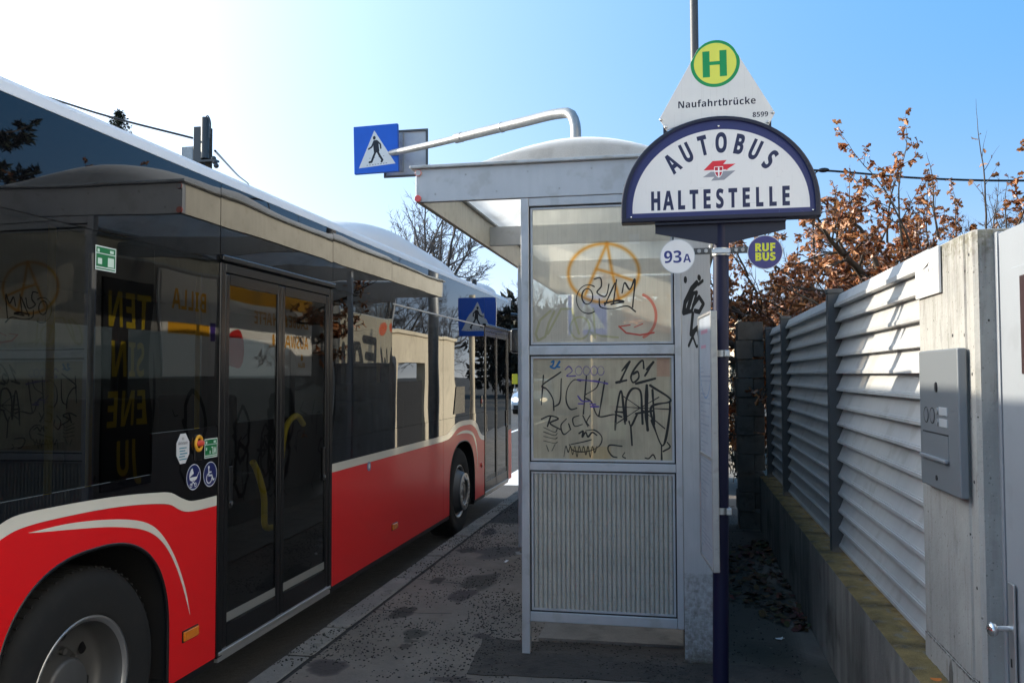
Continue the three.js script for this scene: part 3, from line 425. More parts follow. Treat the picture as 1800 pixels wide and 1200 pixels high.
  // timetable case, edge on
  const tt = thing('timetable_case', 'pale metal timetable case clamped edge on to the bus stop post', 'timetable case', [0.12, 0.77, -4.02]);
  const turn = Math.atan2(0.04, 0.35), rot = (g) => g.translate(0, 0, 4.02).rotateY(turn).translate(0.118, 0, -4.02), L = 0.19;
  mk(tt, 'case', [rot(bx(-0.004, 0.014, 0.775, 1.89, -4.02 - L, -4.02 + L))], mat.galv);
  for (const g of [bx(-0.012, 0.018, 0.765, 1.9, -4.02 + L, -4.02 + L + 0.012, 0.004), bx(-0.012, 0.018, 0.765, 1.9, -4.02 - L - 0.012, -4.02 - L, 0.004), bx(-0.012, 0.018, 1.889, 1.9, -4.02 - L, -4.02 + L), bx(-0.012, 0.018, 0.765, 0.776, -4.02 - L, -4.02 + L), bx(-0.0115, 0.0, 1.245, 1.257, -4.02 - L, -4.02 + L)]) mk(tt, 'frame', rot(g), mat.galv);
  mk(tt, 'timetable', [rot(faceL(-4.02 - L, -4.02 + L, 0.776, 1.889, -0.006))], T(canvasTex(400, 1100, (g, w, h) => { noiseFill(g, w, h, [0.27, 0.3, 0.34], 0.14, 4, 12); const r = rng(51); for (let i = 0; i < 44; i++) { g.fillStyle = `rgba(60,70,90,${0.1 + r() * 0.2})`; g.fillRect(30, 190 + i * 20, 340 * r(), 6); } g.fillStyle = 'rgba(200,60,90,0.35)'; g.fillRect(60, 60, 220, 18); g.fillRect(60, 130, 160, 14); g.strokeStyle = 'rgba(40,90,150,0.5)'; g.lineWidth = 7; g.beginPath(); g.arc(200, 180, 190, 0.2, 2.9); g.stroke(); }), 0.75), { keepUV: true });
  for (const y of [1.72, 0.985]) { mk(tt, 'clamp', [new THREE.CylinderGeometry(0.041, 0.041, 0.03, 32).translate(0.172 + (y > 1 ? 0.018 : 0.006), y, Z - 0.05), bx(0.128, 0.17, y - 0.012, y + 0.012, Z - 0.03, Z - 0.018, 0.003), bx(0.2, 0.226, y - 0.016, y + 0.016, Z - 0.03, Z + 0.002, 0.004)], mat.alu); }
}

// ------------------------------------------------------------------ pedestrian crossing signs and lamp pole
const walkTex = canvasTex(600, 620, (g, w, h) => {
  noiseFill(g, w, h, [0.006, 0.105, 0.56], 0.05, 4, 13);
  const p = (x, y) => [(x - 76) / 305 * w, (y - 228) / 320 * h], q = (pts, c) => { g.beginPath(); pts.forEach((a, i) => (i ? g.lineTo(...p(...a)) : g.moveTo(...p(...a)))); g.closePath(); g.fillStyle = c; g.fill(); };
  q([[221, 262], [108, 512], [364, 496]], '#d9d9d6');
  g.fillStyle = '#16161c'; g.beginPath(); g.ellipse(...p(220, 313), 19, 25, 0.1, 0, 7); g.fill();
  q([[214, 330], [238, 328], [248, 345], [254, 404], [250, 412], [216, 412], [212, 372]], '#16161c');
  stroke(g, [p(216, 340), p(202, 372), p(180, 386)], 22, '#16161c'); stroke(g, [p(240, 336), p(262, 360), p(264, 386)], 20, '#16161c'); stroke(g, [p(228, 405), p(212, 440), p(198, 474), p(184, 476)], 28, '#16161c'); stroke(g, [p(240, 405), p(258, 440), p(274, 466), p(268, 476)], 28, '#16161c');
  for (let i = 0; i < 8; i++) { g.fillStyle = '#2a2a30'; g.fillRect(p(163 + i * 19, 0)[0], p(0, 494 - i * 1)[1], 20, 6); }
  for (let i = 0; i < 4; i++) g.fillRect(p(182 + i * 32, 0)[0], p(0, 448 - i * 3)[1], 18, 5);
});
{
  const A = thing('overhead_crossing_sign', 'blue pedestrian crossing sign on a curved overhead pipe above the bus', 'crossing sign', [-1.36, -0.05, -11.4]);
  mk(A, 'pole', tube([[-1.36, -0.05, -11.4], [-1.36, 2, -11.4], [-1.36, 4, -11.4], [-1.36, 4.75, -11.4], [-1.37, 5.02, -11.4], [-1.44, 5.18, -11.45], [-1.62, 5.235, -11.58], [-2.2, 5.27, -11.98], [-3.35, 5.33, -12.78]], 0.072, 90, 18), mat.galv);
  mk(A, 'arm', [tube([[-3.2, 5.322, -12.68], [-4, 5.37, -13.24], [-5.1, 5.45, -14.0]], 0.056, 10, 16), rod([-3.3, 5.327, -12.745], [-3.42, 5.335, -12.83], 0.078)], mat.galv);
  mk(A, 'collar', rod([-2.55, 5.288, -12.225], [-2.57, 5.289, -12.24], 0.079), mat.alu);
  const sg = mk(A, 'sign_panel', bx(-0.4, 0.4, -0.415, 0.415, -0.05, 0.02, 0.012).rotateZ(1.3 * D2R).translate(-5.1, 5.51, -13.8), M([0.02, 0.1, 0.42], 0.45));
  mk(sg, 'sign_face', new THREE.PlaneGeometry(0.79, 0.82).translate(0, 0, 0.023).rotateZ(1.3 * D2R).translate(-5.1, 5.51, -13.8), T(walkTex, 0.4), { keepUV: true, label: 'blue face with a walking figure in a white triangle' });
  const bk = mk(A, 'rear_sign', bx(-5.06, -4.29, 5.1, 5.9, -14.2, -14.15), T(grainTex([0.5, 0.5, 0.5], [0.42, 0.42, 0.41], { metres: 0.8, cells: 4, contrast: 0.1, seed: 22 }), 0.5, 0.3), { label: 'grey back of the second sign facing away' });
  mk(bk, 'frame', frameRect(-5.075, -4.275, 5.085, 5.915, 0.035, -14.15, 0.03), mat.postDark);
  mk(bk, 'clamp', bx(-4.82, -4.72, 5.18, 5.86, -14.149, -14.1, 0.005), mat.galv);
}
{
  const s = thing('low_crossing_sign', 'low blue pedestrian crossing sign on a post beyond the shelter', 'crossing sign', [-1.5, -0.05, -13.6]);
  mk(s, 'post', rod([-1.36, -0.05, -13.66], [-1.36, 2.95, -13.66], 0.05), mat.cream2);
  const pn = mk(s, 'sign_panel', bx(-1.77, -1.13, 2.26, 2.9, -13.61, -13.59, 0.004), mat.alu); mk(pn, 'sign_face', face(-1.765, -1.135, 2.265, 2.895, -13.586), T(walkTex, 0.4), { keepUV: true });
}
{
  const s = thing('lamp_post', 'tall grey lamp post rising behind the H plate', 'lamp post', [0.235, -0.05, -11.6]);
  mk(s, 'pole', rod([0.235, -0.05, -11.6], [0.225, 9.2, -11.6], 0.066, 0.05, 24), mat.postDark);
  mk(s, 'arm', tube([[0.225, 9.15, -11.6], [0.1, 9.6, -11.6], [-0.9, 9.9, -11.6], [-1.8, 9.95, -11.6]], 0.035, 24, 10), mat.galv);
  mk(s, 'lamp_head', bx(-2.5, -1.75, 9.88, 10.0, -11.72, -11.48, 0.04), mat.galv);
}

// ------------------------------------------------------------------ wall, louvred fence, pillar, gate
const lw = thing('low_wall', 'stained low concrete wall carrying the louvred fence', 'wall', [0.95, 0, -6.1]);
mk(lw, 'body', bx(0.802, 1.05, -0.1, 0.556, -9.32, -2.2, 0.006), mat.lowWall);
{ const g = new THREE.PlaneGeometry(0.25, 6.36, 20, 400).rotateX(-Math.PI / 2).translate(0.926, 0.561, -6.13), p = g.attributes.position; for (let i = 0; i < p.count; i++) { const x = p.getX(i), z = p.getZ(i), e = sstep(0.801, 0.83, x); p.setY(i, 0.558 + e * 0.014 * fbm(x * 1.3, z * 1.3, 16, 4)); } g.computeVertexNormals(); mk(lw, 'moss', g, mat.moss, { label: 'yellow green moss on the wall top' }); }
const fence = thing('louvred_fence', 'light grey louvred metal fence on the mossy wall', 'fence', [0.93, 0.58, -6.4]);
for (const [z, h] of [[-5.42, 2.135], [-7.85, 2.135], [-9.22, 2.11]]) {
  const p = mk(fence, 'fence_post', bx(0.872, 0.955, 0.56, h - 0.02, z - 0.035, z + 0.035, 0.003), mat.postDark);
  mk(p, 'post_cap', bx(0.866, 0.962, h - 0.03, h, z - 0.042, z + 0.042, 0.006), mat.postDark);
}
{
  const prof = [[0, 0], [0, 0.014], [0.005, 0.0165], [0.005, 0.021], [0.009, 0.0235], [0.04, 0.1], [0.04, 0.1024], [0.052, 0.1024], [0.052, 0]];
  const slats = [mat.slat, T(mat.slat.map, 0.56, 0.1, { color: col([0.93, 0.93, 0.92]) }), T(mat.slat.map, 0.46, 0.1, { color: col([0.97, 0.96, 0.94]) })], r = rng(15);
  for (const [z0, z1] of [[-3.505, -5.385], [-5.455, -7.815], [-7.885, -9.185]]) {
    for (let i = 0; i < 14; i++) {
      const g = ext(shp(prof), z0 - z1 - 0.004).rotateX((r() - 0.5) * 0.0016).translate(0.912 + (r() - 0.5) * 0.003, 0.6 + i * 0.1025, z1 + 0.002);
      mk(fence, 'slat', g, slats[Math.floor(r() * 3)]);
    }
    mk(fence, 'cap_slat', ext(shp([[0, 0], [0, 0.02], [0.006, 0.024], [0.03, 0.078], [0.075, 0.085], [0.075, 0]]), z0 - z1 - 0.004).translate(0.908, 2.032 - 0.01, z1 + 0.002), mat.slat);
  }
}
const pillarTex = canvasTex(600, 2000, (g, w, h) => {      // u along the street face, v up it, 1 mm per pixel
  noiseFill(g, w, h, [0.345, 0.335, 0.305], 0.2, 4, 33, 0.06); const r = rng(34);
  for (let i = 0; i < 130; i++) { const x = r() * w, y0 = r() < 0.65 ? 0 : h * r(), l = 60 + 700 * r() * r(), ww = 3 + r() * 16; for (let k = 0; k < 14; k++) { g.fillStyle = `rgba(62,54,40,${0.02 + 0.045 * r() * (1 - k / 14)})`; g.fillRect(x + (r() - 0.5) * ww, y0 + k * l / 14 - 8, ww * (0.4 + r()), l / 14 + 16 + r() * 30); } }
  for (let i = 0; i < 2600; i++) { const y = h * r(), q = 0.8 + 2.4 * r() * r(); g.fillStyle = r() < 0.75 ? `rgba(40,36,30,${0.12 + 0.3 * r()})` : 'rgba(225,220,205,0.25)'; g.beginPath(); g.ellipse(r() * w, y, q, q * (0.7 + r()), 0, 0, 7); g.fill(); }
  for (let i = 0; i < 50; i++) { g.fillStyle = 'rgba(24,21,18,0.8)'; const q = 1.5 + 3.5 * r() * r(); g.beginPath(); g.ellipse(r() * w, r() * h, q, q * 1.3, 0, 0, 7); g.fill(); }
  for (let i = 0; i < 500; i++) { g.fillStyle = `rgba(70,66,38,${0.05 + 0.12 * r()})`; g.beginPath(); g.ellipse(r() * w, r() * r() * 90, 2 + r() * 9, 2 + r() * 7, 0, 0, 7); g.fill(); }
  for (let i = 0; i < 260; i++) { const x = r() * w; g.fillStyle = `rgba(40,36,30,${0.1 + 0.25 * r()})`; g.fillRect(x, h - 634 + (r() - 0.5) * 10, 4 + r() * 22, 2 + r() * 5); }
});
pillarTex.wrapS = pillarTex.wrapT = THREE.RepeatWrapping; pillarTex.repeat.set(1 / 0.62, 1 / 2.07); pillarTex.offset.set(3.5 / 0.62, 0);
const pillarMat = T(pillarTex, 0.92, 0, { bumpMap: bumpFine, bumpScale: 0.003 });
const pillar = thing('concrete_pillar', 'pale concrete gate pillar with a sunlit top beside the gate', 'pillar', [1.02, 0, -3.2]);
{
  const plan = (e) => shp([[0.9 - e, 3.5 + e], [0.9 - e, 2.975], [0.906 - e, 2.97], [0.9045 - e, 2.9], [0.916, 2.885 - e], [1.2, 2.885 - e], [1.2, 3.5 + e]]);
  mk(pillar, 'shaft', ext(plan(0), 1.414, 0.003).rotateX(-Math.PI / 2).translate(0, 0.656, 0), pillarMat);
  mk(pillar, 'base', ext(plan(0.003), 0.752, 0.003).rotateX(-Math.PI / 2).translate(0, -0.1, 0), pillarMat);
  mk(pillar, 'chipped_patch', (() => { const g = new THREE.IcosahedronGeometry(1, 3), p = g.attributes.position; for (let i = 0; i < p.count; i++) { const k = 0.8 + 0.4 * vnoise(p.getX(i) * 4 + 9, p.getY(i) * 4 + p.getZ(i) * 3 + 9, 64); p.setXYZ(i, p.getX(i) * 0.006 * k, p.getY(i) * 0.055 * k, p.getZ(i) * 0.02 * k); } g.computeVertexNormals(); return g.translate(0.8965, 0.585, -3.19); })(), mat.concreteDark);
  for (const [y, z] of [[2.0, -2.935], [1.62, -2.93], [1.28, -2.935], [0.95, -2.933], [0.66, -2.93], [1.42, -3.44], [1.75, -3.1]]) mk(pillar, 'pit', new THREE.SphereGeometry(0.006, 8, 6).scale(0.4, 1, 1).translate(0.9 + (z > -2.97 ? 0.0055 : 0), y, z), mat.dark);
}
{
  const b = thing('letterbox_panel', 'grey steel intercom and letterbox panel on the concrete pillar', 'letterbox', [0.885, 1.22, -3.18]);
  mk(b, 'panel', bx(0.868, 0.898, 1.222, 1.704, -3.4, -2.952, 0.006), M([0.2, 0.215, 0.225], 0.45, 0.3));
  mk(b, 'camera_eye', new THREE.CylinderGeometry(0.014, 0.014, 0.004, 32).rotateZ(Math.PI / 2).scale(1, 1.25, 1).translate(0.867, 1.575, -3.185), mat.black);
  for (const z of [-3.315, -3.24]) { const q = mk(b, 'speaker', new THREE.TorusGeometry(0.027, 0.0018, 8, 40).rotateY(Math.PI / 2).translate(0.868, 1.475, z), mat.dark); mk(q, 'grille', new THREE.CylinderGeometry(0.024, 0.024, 0.002, 32).rotateZ(Math.PI / 2).translate(0.8675, 1.475, z), M([0.19, 0.2, 0.21], 0.5, 0.3)); }
  for (const y of [1.494, 1.455]) { mk(b, 'bell_button', new THREE.CylinderGeometry(0.011, 0.011, 0.005, 20).rotateZ(Math.PI / 2).translate(0.867, y, -3.178), mat.alu); mk(b, 'name_plate', bx(0.8655, 0.869, y - 0.014, y + 0.014, -3.155, -3.065, 0.001), M([0.45, 0.46, 0.46], 0.3)); }
  const fl = mk(b, 'letter_flap', bx(0.866, 0.869, 1.33, 1.412, -3.36, -3.06, 0.001), M([0.21, 0.225, 0.235], 0.42, 0.3));
  mk(fl, 'lip', bx(0.852, 0.868, 1.322, 1.336, -3.365, -3.055, 0.005), M([0.26, 0.27, 0.28], 0.4, 0.3)); mk(fl, 'slot', bx(0.8665, 0.869, 1.413, 1.418, -3.36, -3.06), mat.dark);
  mk(b, 'lock', new THREE.CylinderGeometry(0.009, 0.009, 0.004, 24).rotateZ(Math.PI / 2).translate(0.867, 1.262, -3.2), mat.dark);
}
{
  const b = thing('house_sign', 'white house sign with a roof emblem at the top of the pillar', 'sign', [0.893, 1.9, -3.35]);
  mk(b, 'plate', bx(0.888, 0.896, 1.905, 2.07, -3.498, -3.2, 0.001), M([0.74, 0.73, 0.71], 0.4));
  mk(b, 'print', faceL(-3.496, -3.202, 1.907, 2.068, 0.8868), T(canvasTex(512, 280, (g, w, h) => { g.fillStyle = '#e9e7e2'; g.fillRect(0, 0, w, h); g.fillStyle = '#2c2420'; g.beginPath(); g.moveTo(70, 130); g.lineTo(330, 70); g.lineTo(300, 96); g.lineTo(170, 112); g.closePath(); g.fill(); for (const x of [220, 300, 380]) g.fillRect(x, 112, 18, 24); g.fillStyle = 'rgba(90,80,75,0.6)'; for (let i = 0; i < 22; i++) g.fillRect(80 + i * 16, 164, 9, 6); }), 0.4), { keepUV: true });
}
{
  const g = thing('metal_gate', 'grey sheet metal gate with knob beside the concrete pillar', 'gate', [0.98, 0, -2.2]);
  mk(g, 'gate_post', bx(0.962, 1.03, 0, 2.06, -2.9, -2.862, 0.003), mat.gate);
  mk(g, 'gate_leaf', bx(0.958, 1.0, 0.06, 2.05, -2.834, -1.4, 0.003), mat.gate);
  mk(g, 'stop', bx(0.99, 1.03, 0, 2.04, -2.862, -2.834), mat.dark);
  const w = mk(g, 'inset_panel', bx(0.953, 0.96, 0.12, 1.93, -2.725, -1.5, 0.002), mat.gate); mk(w, 'slot', bx(0.95, 0.956, 1.62, 1.9, -2.658, -2.3, 0.002), M([0.03, 0.012, 0.012], 0.4));
  const pl = mk(g, 'handle_plate', bx(0.945, 0.953, 0.71, 1.005, -2.795, -2.752, 0.003), mat.alu);
  mk(pl, 'knob', [rod([0.946, 0.872, -2.775], [0.9, 0.872, -2.775], 0.009), new THREE.SphereGeometry(0.02, 24, 16).scale(0.75, 1.1, 1.1).translate(0.895, 0.868, -2.775)], mat.chrome);
  mk(pl, 'keyhole', bx(0.9435, 0.946, 0.76, 0.785, -2.78, -2.77, 0.001), mat.black);
}
{ // stacked block pillar where the fence ends
  const b = thing('block_pillar', 'dark pillar of stacked concrete blocks at the far end of the fence', 'pillar', [0.72, 0, -9.5]);
  const r = rng(61); let y = -0.02, i = 0;
  while (y < 2.1) { const h = 0.2, a = i % 2 ? 0.575 : 0.59, d = i % 2 ? 0 : 0.018; mk(b, 'block', bx(a + r() * 0.008, i % 2 ? 0.75 : 0.86, y + 0.004, y + h, -9.68, -9.33 - d, 0.006), mat.blocks); if (i % 2) mk(b, 'block', bx(0.756, 0.865, y + 0.03, y + h - 0.004, -9.68, -9.36, 0.006), mat.blocks); y += h; i++; }
}
{ // leaves blown against the wall, one orange leaf, paper scraps
  const leaf = new THREE.PlaneGeometry(1, 0.6, 3, 2), p = leaf.attributes.position; for (let i = 0; i < p.count; i++) { const x = p.getX(i), y = p.getY(i); p.setXYZ(i, x, y * (1 - 1.6 * x * x), 0.35 * x * x + 0.3 * y * y); } leaf.computeVertexNormals();
  const N = 420, m = new THREE.InstancedMesh(leaf, M([0.05, 0.034, 0.022], 0.85, 0, { side: THREE.DoubleSide }), N), r = rng(71), o = new THREE.Object3D(), c = new THREE.Color();
  for (let k = 0; k < N; k++) { const t = r(), z = -5.7 - 2.9 * t, w = 0.12 + 0.5 * Math.sin(Math.PI * t); o.position.set(0.79 - Math.pow(r(), 1.3) * w, 0.005 + r() * 0.02, z); o.rotation.set(-1.57 + (r() - 0.5) * 0.9, (r() - 0.5) * 0.9, r() * 6.3); o.scale.setScalar(0.035 + r() * 0.045); o.updateMatrix(); m.setMatrixAt(k, o.matrix); m.setColorAt(k, c.setRGB(0.7 + 1.6 * r(), 0.6 + r() * 1.2, 0.5 + r() * 0.7)); }
  m.name = 'leaves'; m.userData = { label: 'dead brown leaves heaped along the foot of the low wall', category: 'dead leaves', kind: 'stuff' }; finish(m); scene.add(m);
  solo('fallen_leaf', 'single orange leaf lying on the mossy wall top', 'leaf', leaf.clone().scale(0.035, 0.035, 0.035).rotateX(-1.4).translate(0.845, 0.578, -3.18), M([0.6, 0.16, 0.02], 0.7, 0, { side: THREE.DoubleSide }));
  const scrap = (x, z, s, rot) => { const g = new THREE.PlaneGeometry(s, s * 0.6, 4, 3), q = g.attributes.position; for (let i = 0; i < q.count; i++) q.setZ(i, (vnoise(q.getX(i) * 60 + x * 9 + 20, q.getY(i) * 60 + 30, 64) - 0.2) * s * 0.35); g.computeVertexNormals(); return g.rotateX(-Math.PI / 2).rotateY(rot).translate(x, 0.006, z); };
  solo('paper_scrap', 'white paper scrap on the dark path by the wall', 'litter', scrap(0.58, -5.5, 0.05, 0.4), mat.sign);
  solo('paper_scrap', 'small white paper scrap on the pavement left of the shelter', 'litter', scrap(-1.5, -7.3, 0.05, 1.1), mat.sign);
}
// ------------------------------------------------------------------ the bus
const XB = -2.36, bus = thing('city_bus', 'red city bus with dark mirroring windows standing at the kerb', 'bus', [-3.63, -0.13, -5.8]);
{
  // a panel of the flank; glass is never dead flat, so it swells by fractions of a millimetre
  const wavy = (z0, z1, y0, y1, x, amp = 1, seed = 1) => {
    const w = z0 - z1, h = y1 - y0, nx = Math.max(6, Math.round(w * 28)), ny = Math.max(4, Math.round(h * 22)), g = new THREE.PlaneGeometry(w, h, nx, ny).rotateY(Math.PI / 2).translate(x, (y0 + y1) / 2, (z0 + z1) / 2), p = g.attributes.position;
    for (let i = 0; i < p.count; i++) {
      const z = p.getZ(i), y = p.getY(i), u = (z0 - z) / w, v = (y - y0) / h, edge = Math.min(1, Math.min(u, 1 - u) * w / 0.12) * Math.min(1, Math.min(v, 1 - v) * h / 0.1);
      const d = 0.0022 * Math.sin(Math.PI * u) * 0.3 + 0.0017 * (fbm(z * 0.11 + seed * 0.37 + 3, y * 0.11 + 2, 14, 2) - 0.5) * amp + 0.0007 * Math.exp(-Math.min(u, 1 - u) * w / 0.07) * Math.sin(y * 7 + seed) * amp;
      p.setX(i, x + d * edge);
    }
    g.computeVertexNormals(); return g;
  };
  const arcPts = (c, r0, y0, ytop, w) => { const q = [[c + w, y0]]; for (let i = 0; i <= 24; i++) { const a = Math.PI * i / 24; q.push([c + w * Math.sign(Math.cos(a)) * Math.pow(Math.abs(Math.cos(a)), 0.8), lerp(0.42, ytop, Math.pow(Math.sin(a), 0.85))]); } q.push([c - w, y0]); return q; };
  const Y0 = 0.178, SILL = 1.175, TOP = 2.633, T0 = 0.012;
  const rearArch = arcPts(-3.125, 0, Y0, 0.915, 0.52), frontArch = arcPts(-9.14, 0, Y0, 0.9, 0.55);
  // waist stripe edges, rear to front
  const stUp = [[0.4, 1.0], [-1.9, 1.0], [-2.3, 1.005], [-2.5, 1.04], [-2.624, 1.1], [-2.694, 1.118], [-2.903, 1.121], [-3.239, 1.111], [-3.518, 1.09], [-3.651, 1.072], [-3.735, 1.037], [-3.809, 1.012], [-3.894, 1.005], [-4.056, 1.004]];
  const stLo = [[0.4, 0.948], [-1.9, 0.948], [-2.3, 0.952], [-2.48, 0.975], [-2.6, 1.035], [-2.677, 1.062], [-2.758, 1.072], [-2.904, 1.075], [-3.24, 1.066], [-3.519, 1.04], [-3.652, 1.016], [-3.713, 0.987], [-3.771, 0.966], [-3.845, 0.957], [-4.056, 0.953]];
  const fUp = [[-8.352, 1.012], [-8.518, 1.02], [-8.62, 1.05], [-8.742, 1.083], [-8.9, 1.112], [-9.05, 1.122], [-9.3, 1.121], [-9.57, 1.11], [-9.75, 1.07], [-9.849, 1.03], [-9.936, 0.96], [-10.04, 0.91], [-10.185, 0.885]];
  const fLo = [[-8.352, 0.955], [-8.55, 0.963], [-8.68, 0.985], [-8.811, 1.025], [-8.95, 1.055], [-9.1, 1.066], [-9.3, 1.066], [-9.53, 1.057], [-9.7, 1.015], [-9.8, 0.975], [-9.9, 0.905], [-10.02, 0.855], [-10.185, 0.832]];
  const SU = smooth(stUp), SL = smooth(stLo), FU = smooth(fUp), FL = smooth(fLo);
  const panel = (name, pts, m, label) => mk(bus, name, sideShape(pts, XB - T0, T0), m, { label });
  panel('side_panel', [[0.4, Y0], ...SL.map(([z, y]) => [z, y - 0.0015]), [-4.056, Y0], ...rearArch.slice().reverse()], mat.red, 'red lower side panel over the rear wheel');
  panel('waist_stripe', [...SL, ...SU.slice().reverse()], mat.cream);
  panel('waist_panel', [...SU.map(([z, y]) => [z, y + 0.0015]), [-4.056, 1.36], [-3.5, 1.36], [-3.5, SILL], [0.4, SILL]], mat.gloss);
  panel('side_panel', [[-5.545, Y0], [-5.545, 0.9545], [-8.346, 0.9515], [-8.346, Y0]], mat.red, 'red lower side panel between the doors');
  panel('waist_stripe', [[-5.545, 0.956], [-5.545, 1.014], [-8.346, 1.012], [-8.346, 0.953]], mat.cream);
  panel('waist_panel', [[-5.545, 1.0155], [-5.545, SILL], [-8.346, SILL], [-8.346, 1.0135]], mat.gloss);
  panel('side_panel', [[-8.352, Y0], ...FL.map(([z, y]) => [z, y - 0.0015]), [-10.185, Y0], ...frontArch.slice().reverse()], mat.red, 'red lower side panel over the front wheel');
  panel('waist_stripe', [...FL, ...FU.slice().reverse()], mat.cream);
  panel('waist_panel', [...FU.map(([z, y]) => [z, y + 0.0015]), [-10.185, SILL], [-8.352, SILL]], mat.gloss);
  panel('side_panel', [[-11.66, Y0], [-11.66, 0.86], [-11.86, 0.86], [-11.86, Y0]], mat.red, 'narrow red panel ahead of the front door');
  panel('waist_panel', [[-11.66, 0.862], [-11.66, TOP], [-11.86, TOP], [-11.86, 0.862]], mat.gloss);
  const sw = smooth([[-2.753, 1.047], [-2.967, 1.045], [-3.169, 1.026], [-3.356, 0.995], [-3.479, 0.958], [-3.565, 0.905], [-3.656, 0.81], [-3.728, 0.7], [-3.785, 0.58], [-3.821, 0.46]]), sb = smooth([[-3.821, 0.458], [-3.79, 0.535], [-3.744, 0.635], [-3.681, 0.745], [-3.611, 0.832], [-3.531, 0.895], [-3.438, 0.938], [-3.242, 0.984], [-3, 1.017], [-2.753, 1.045]]);
  mk(bus, 'swoosh', sideShape([...sw, ...sb.slice(1, -1)], XB + 0.0003, 0.0012), mat.cream);
  const s2 = smooth([[-8.85, 0.985], [-9.1, 1.012], [-9.4, 1.0], [-9.62, 0.95], [-9.76, 0.84], [-9.82, 0.7], [-9.85, 0.5]]), s3 = smooth([[-9.85, 0.498], [-9.8, 0.7], [-9.73, 0.82], [-9.6, 0.92], [-9.4, 0.965], [-9.1, 0.985], [-8.85, 0.983]]);
  mk(bus, 'swoosh', sideShape([...s2, ...s3.slice(1, -1)], XB + 0.0003, 0.0012), mat.cream);
  // arch lips
  for (const a of [rearArch, frontArch]) mk(bus, 'wheel_arch', new THREE.TubeGeometry(new THREE.CatmullRomCurve3(a.map(([z, y]) => V(XB - 0.005, y, z))), 60, 0.009, 6), mat.black);
  // skirt trim
  mk(bus, 'skirt', [bx(XB - 0.04, XB - 0.006, 0.14, 0.1765, -3.645, -4.056), bx(XB - 0.04, XB - 0.006, 0.14, 0.1765, -5.545, -8.588), bx(XB - 0.04, XB - 0.006, 0.14, 0.1765, -9.69, -10.185), bx(XB - 0.04, XB - 0.006, 0.14, 0.1765, 0.4, -2.6)], mat.black);
  // glazing: upper dark fascia panels and windows
  const seams = [0.4, -1.5, -4.066, -5.54, -6.775, -8.342, -10.19, -11.655];
  for (let i = 0; i + 1 < seams.length; i++) { const door = i === 2 || i === 6; mk(bus, 'upper_panel', wavy(seams[i] - 0.003, seams[i + 1] + 0.003, door ? 2.262 : 2.222, TOP, XB, 1, i + 1), mat.gloss); }
  mk(bus, 'seam_backing', bx(XB - 0.016, XB - 0.008, 2.2, TOP, -11.7, 0.4), mat.black);
  const win = [[0.38, -1.5], [-1.506, -3.497], [-5.546, -6.772], [-6.779, -8.339], [-8.347, -10.185]];
  win.forEach(([a, b], i) => mk(bus, 'window', wavy(a, b, SILL + 0.003, 2.219, XB, 1, i + 20), i === 4 ? mat.gloss : mat.glass));
  mk(bus, 'window', wavy(-3.4975, -4.058, 1.363, 2.219, XB, 0.6, 22), mat.glass);
  mk(bus, 'window_pillar', [[-1.47, -1.54], [-3.98, -4.06], [-5.55, -5.6], [-6.74, -6.81], [-8.3, -8.345]].map(([a, b]) => bx(XB - 0.05, XB - 0.012, SILL, 2.24, a, b)), mat.black);
  mk(bus, 'window_trim', [bx(XB + 0.0005, XB + 0.007, 2.213, 2.227, -6.79, -10.16, 0.002)], mat.alu, { label: 'thin bright trim line under the upper panels' });
  { // filler hatch ahead of the window
    mk(bus, 'hatch', sideShape([[-8.74, 1.21], [-8.84, 1.5], [-9.2, 1.5], [-9.2, 1.21]].map(([z, y]) => [z, y]), XB + 0.001, 0.006), mat.satin);
  }
  // door
  const door = (z0, z1, y1, glassMat, strip) => {
    const d = mk(bus, 'door', [bx(XB - 0.03, XB + 0.006, 0.165, y1, z0, z0 - 0.055, 0.01), bx(XB - 0.03, XB + 0.006, 0.165, y1, z1 + 0.06, z1, 0.01), bx(XB - 0.03, XB + 0.004, y1 - 0.055, y1 - 0.001, z0 - 0.056, z1 + 0.061, 0.006)], mat.satin);
    mk(d, 'rail', bx(XB - 0.005, XB + 0.024, y1, y1 + 0.036, z0 + 0.004, z1 - 0.012, 0.01), mat.satin);
    const mid = (z0 + z1) / 2 + 0.03;
    for (const [a, b] of [[z0 - 0.058, mid + 0.002], [mid - 0.002, z1 + 0.063]]) {
      const lf = mk(d, 'door_leaf', [bx(XB - 0.025, XB + 0.002, 0.2, y1 - 0.058, a, a - 0.045, 0.008), bx(XB - 0.025, XB + 0.002, 0.2, y1 - 0.058, b + 0.045, b, 0.008), bx(XB - 0.024, XB, y1 - 0.115, y1 - 0.059, a - 0.046, b + 0.046), bx(XB - 0.024, XB, 0.2, 0.315, a - 0.046, b + 0.046)], mat.satin);
      lf.name = 'door_leaf';
    }
    mk(d, 'door_glass', [wavy(z0 - 0.1, mid + 0.045, 0.315, y1 - 0.115, XB - 0.008, 0.5, 31), wavy(mid - 0.045, z1 + 0.105, 0.315, y1 - 0.115, XB - 0.008, 0.5, 33)], glassMat);
    mk(d, 'marking_strip', [bx(XB - 0.0075, XB - 0.006, 0.325, 0.372, z0 - 0.104, mid + 0.048), bx(XB - 0.0075, XB - 0.006, 0.325, 0.372, mid - 0.048, z1 + 0.109)], M(strip, 0.5));
    mk(d, 'sill', [bx(XB - 0.05, XB + 0.012, 0.178, 0.197, z0 - 0.01, z1 + 0.03, 0.004), bx(XB - 0.02, XB + 0.004, 0.145, 0.177, z0 - 0.01, z1 + 0.03)], mat.alu);
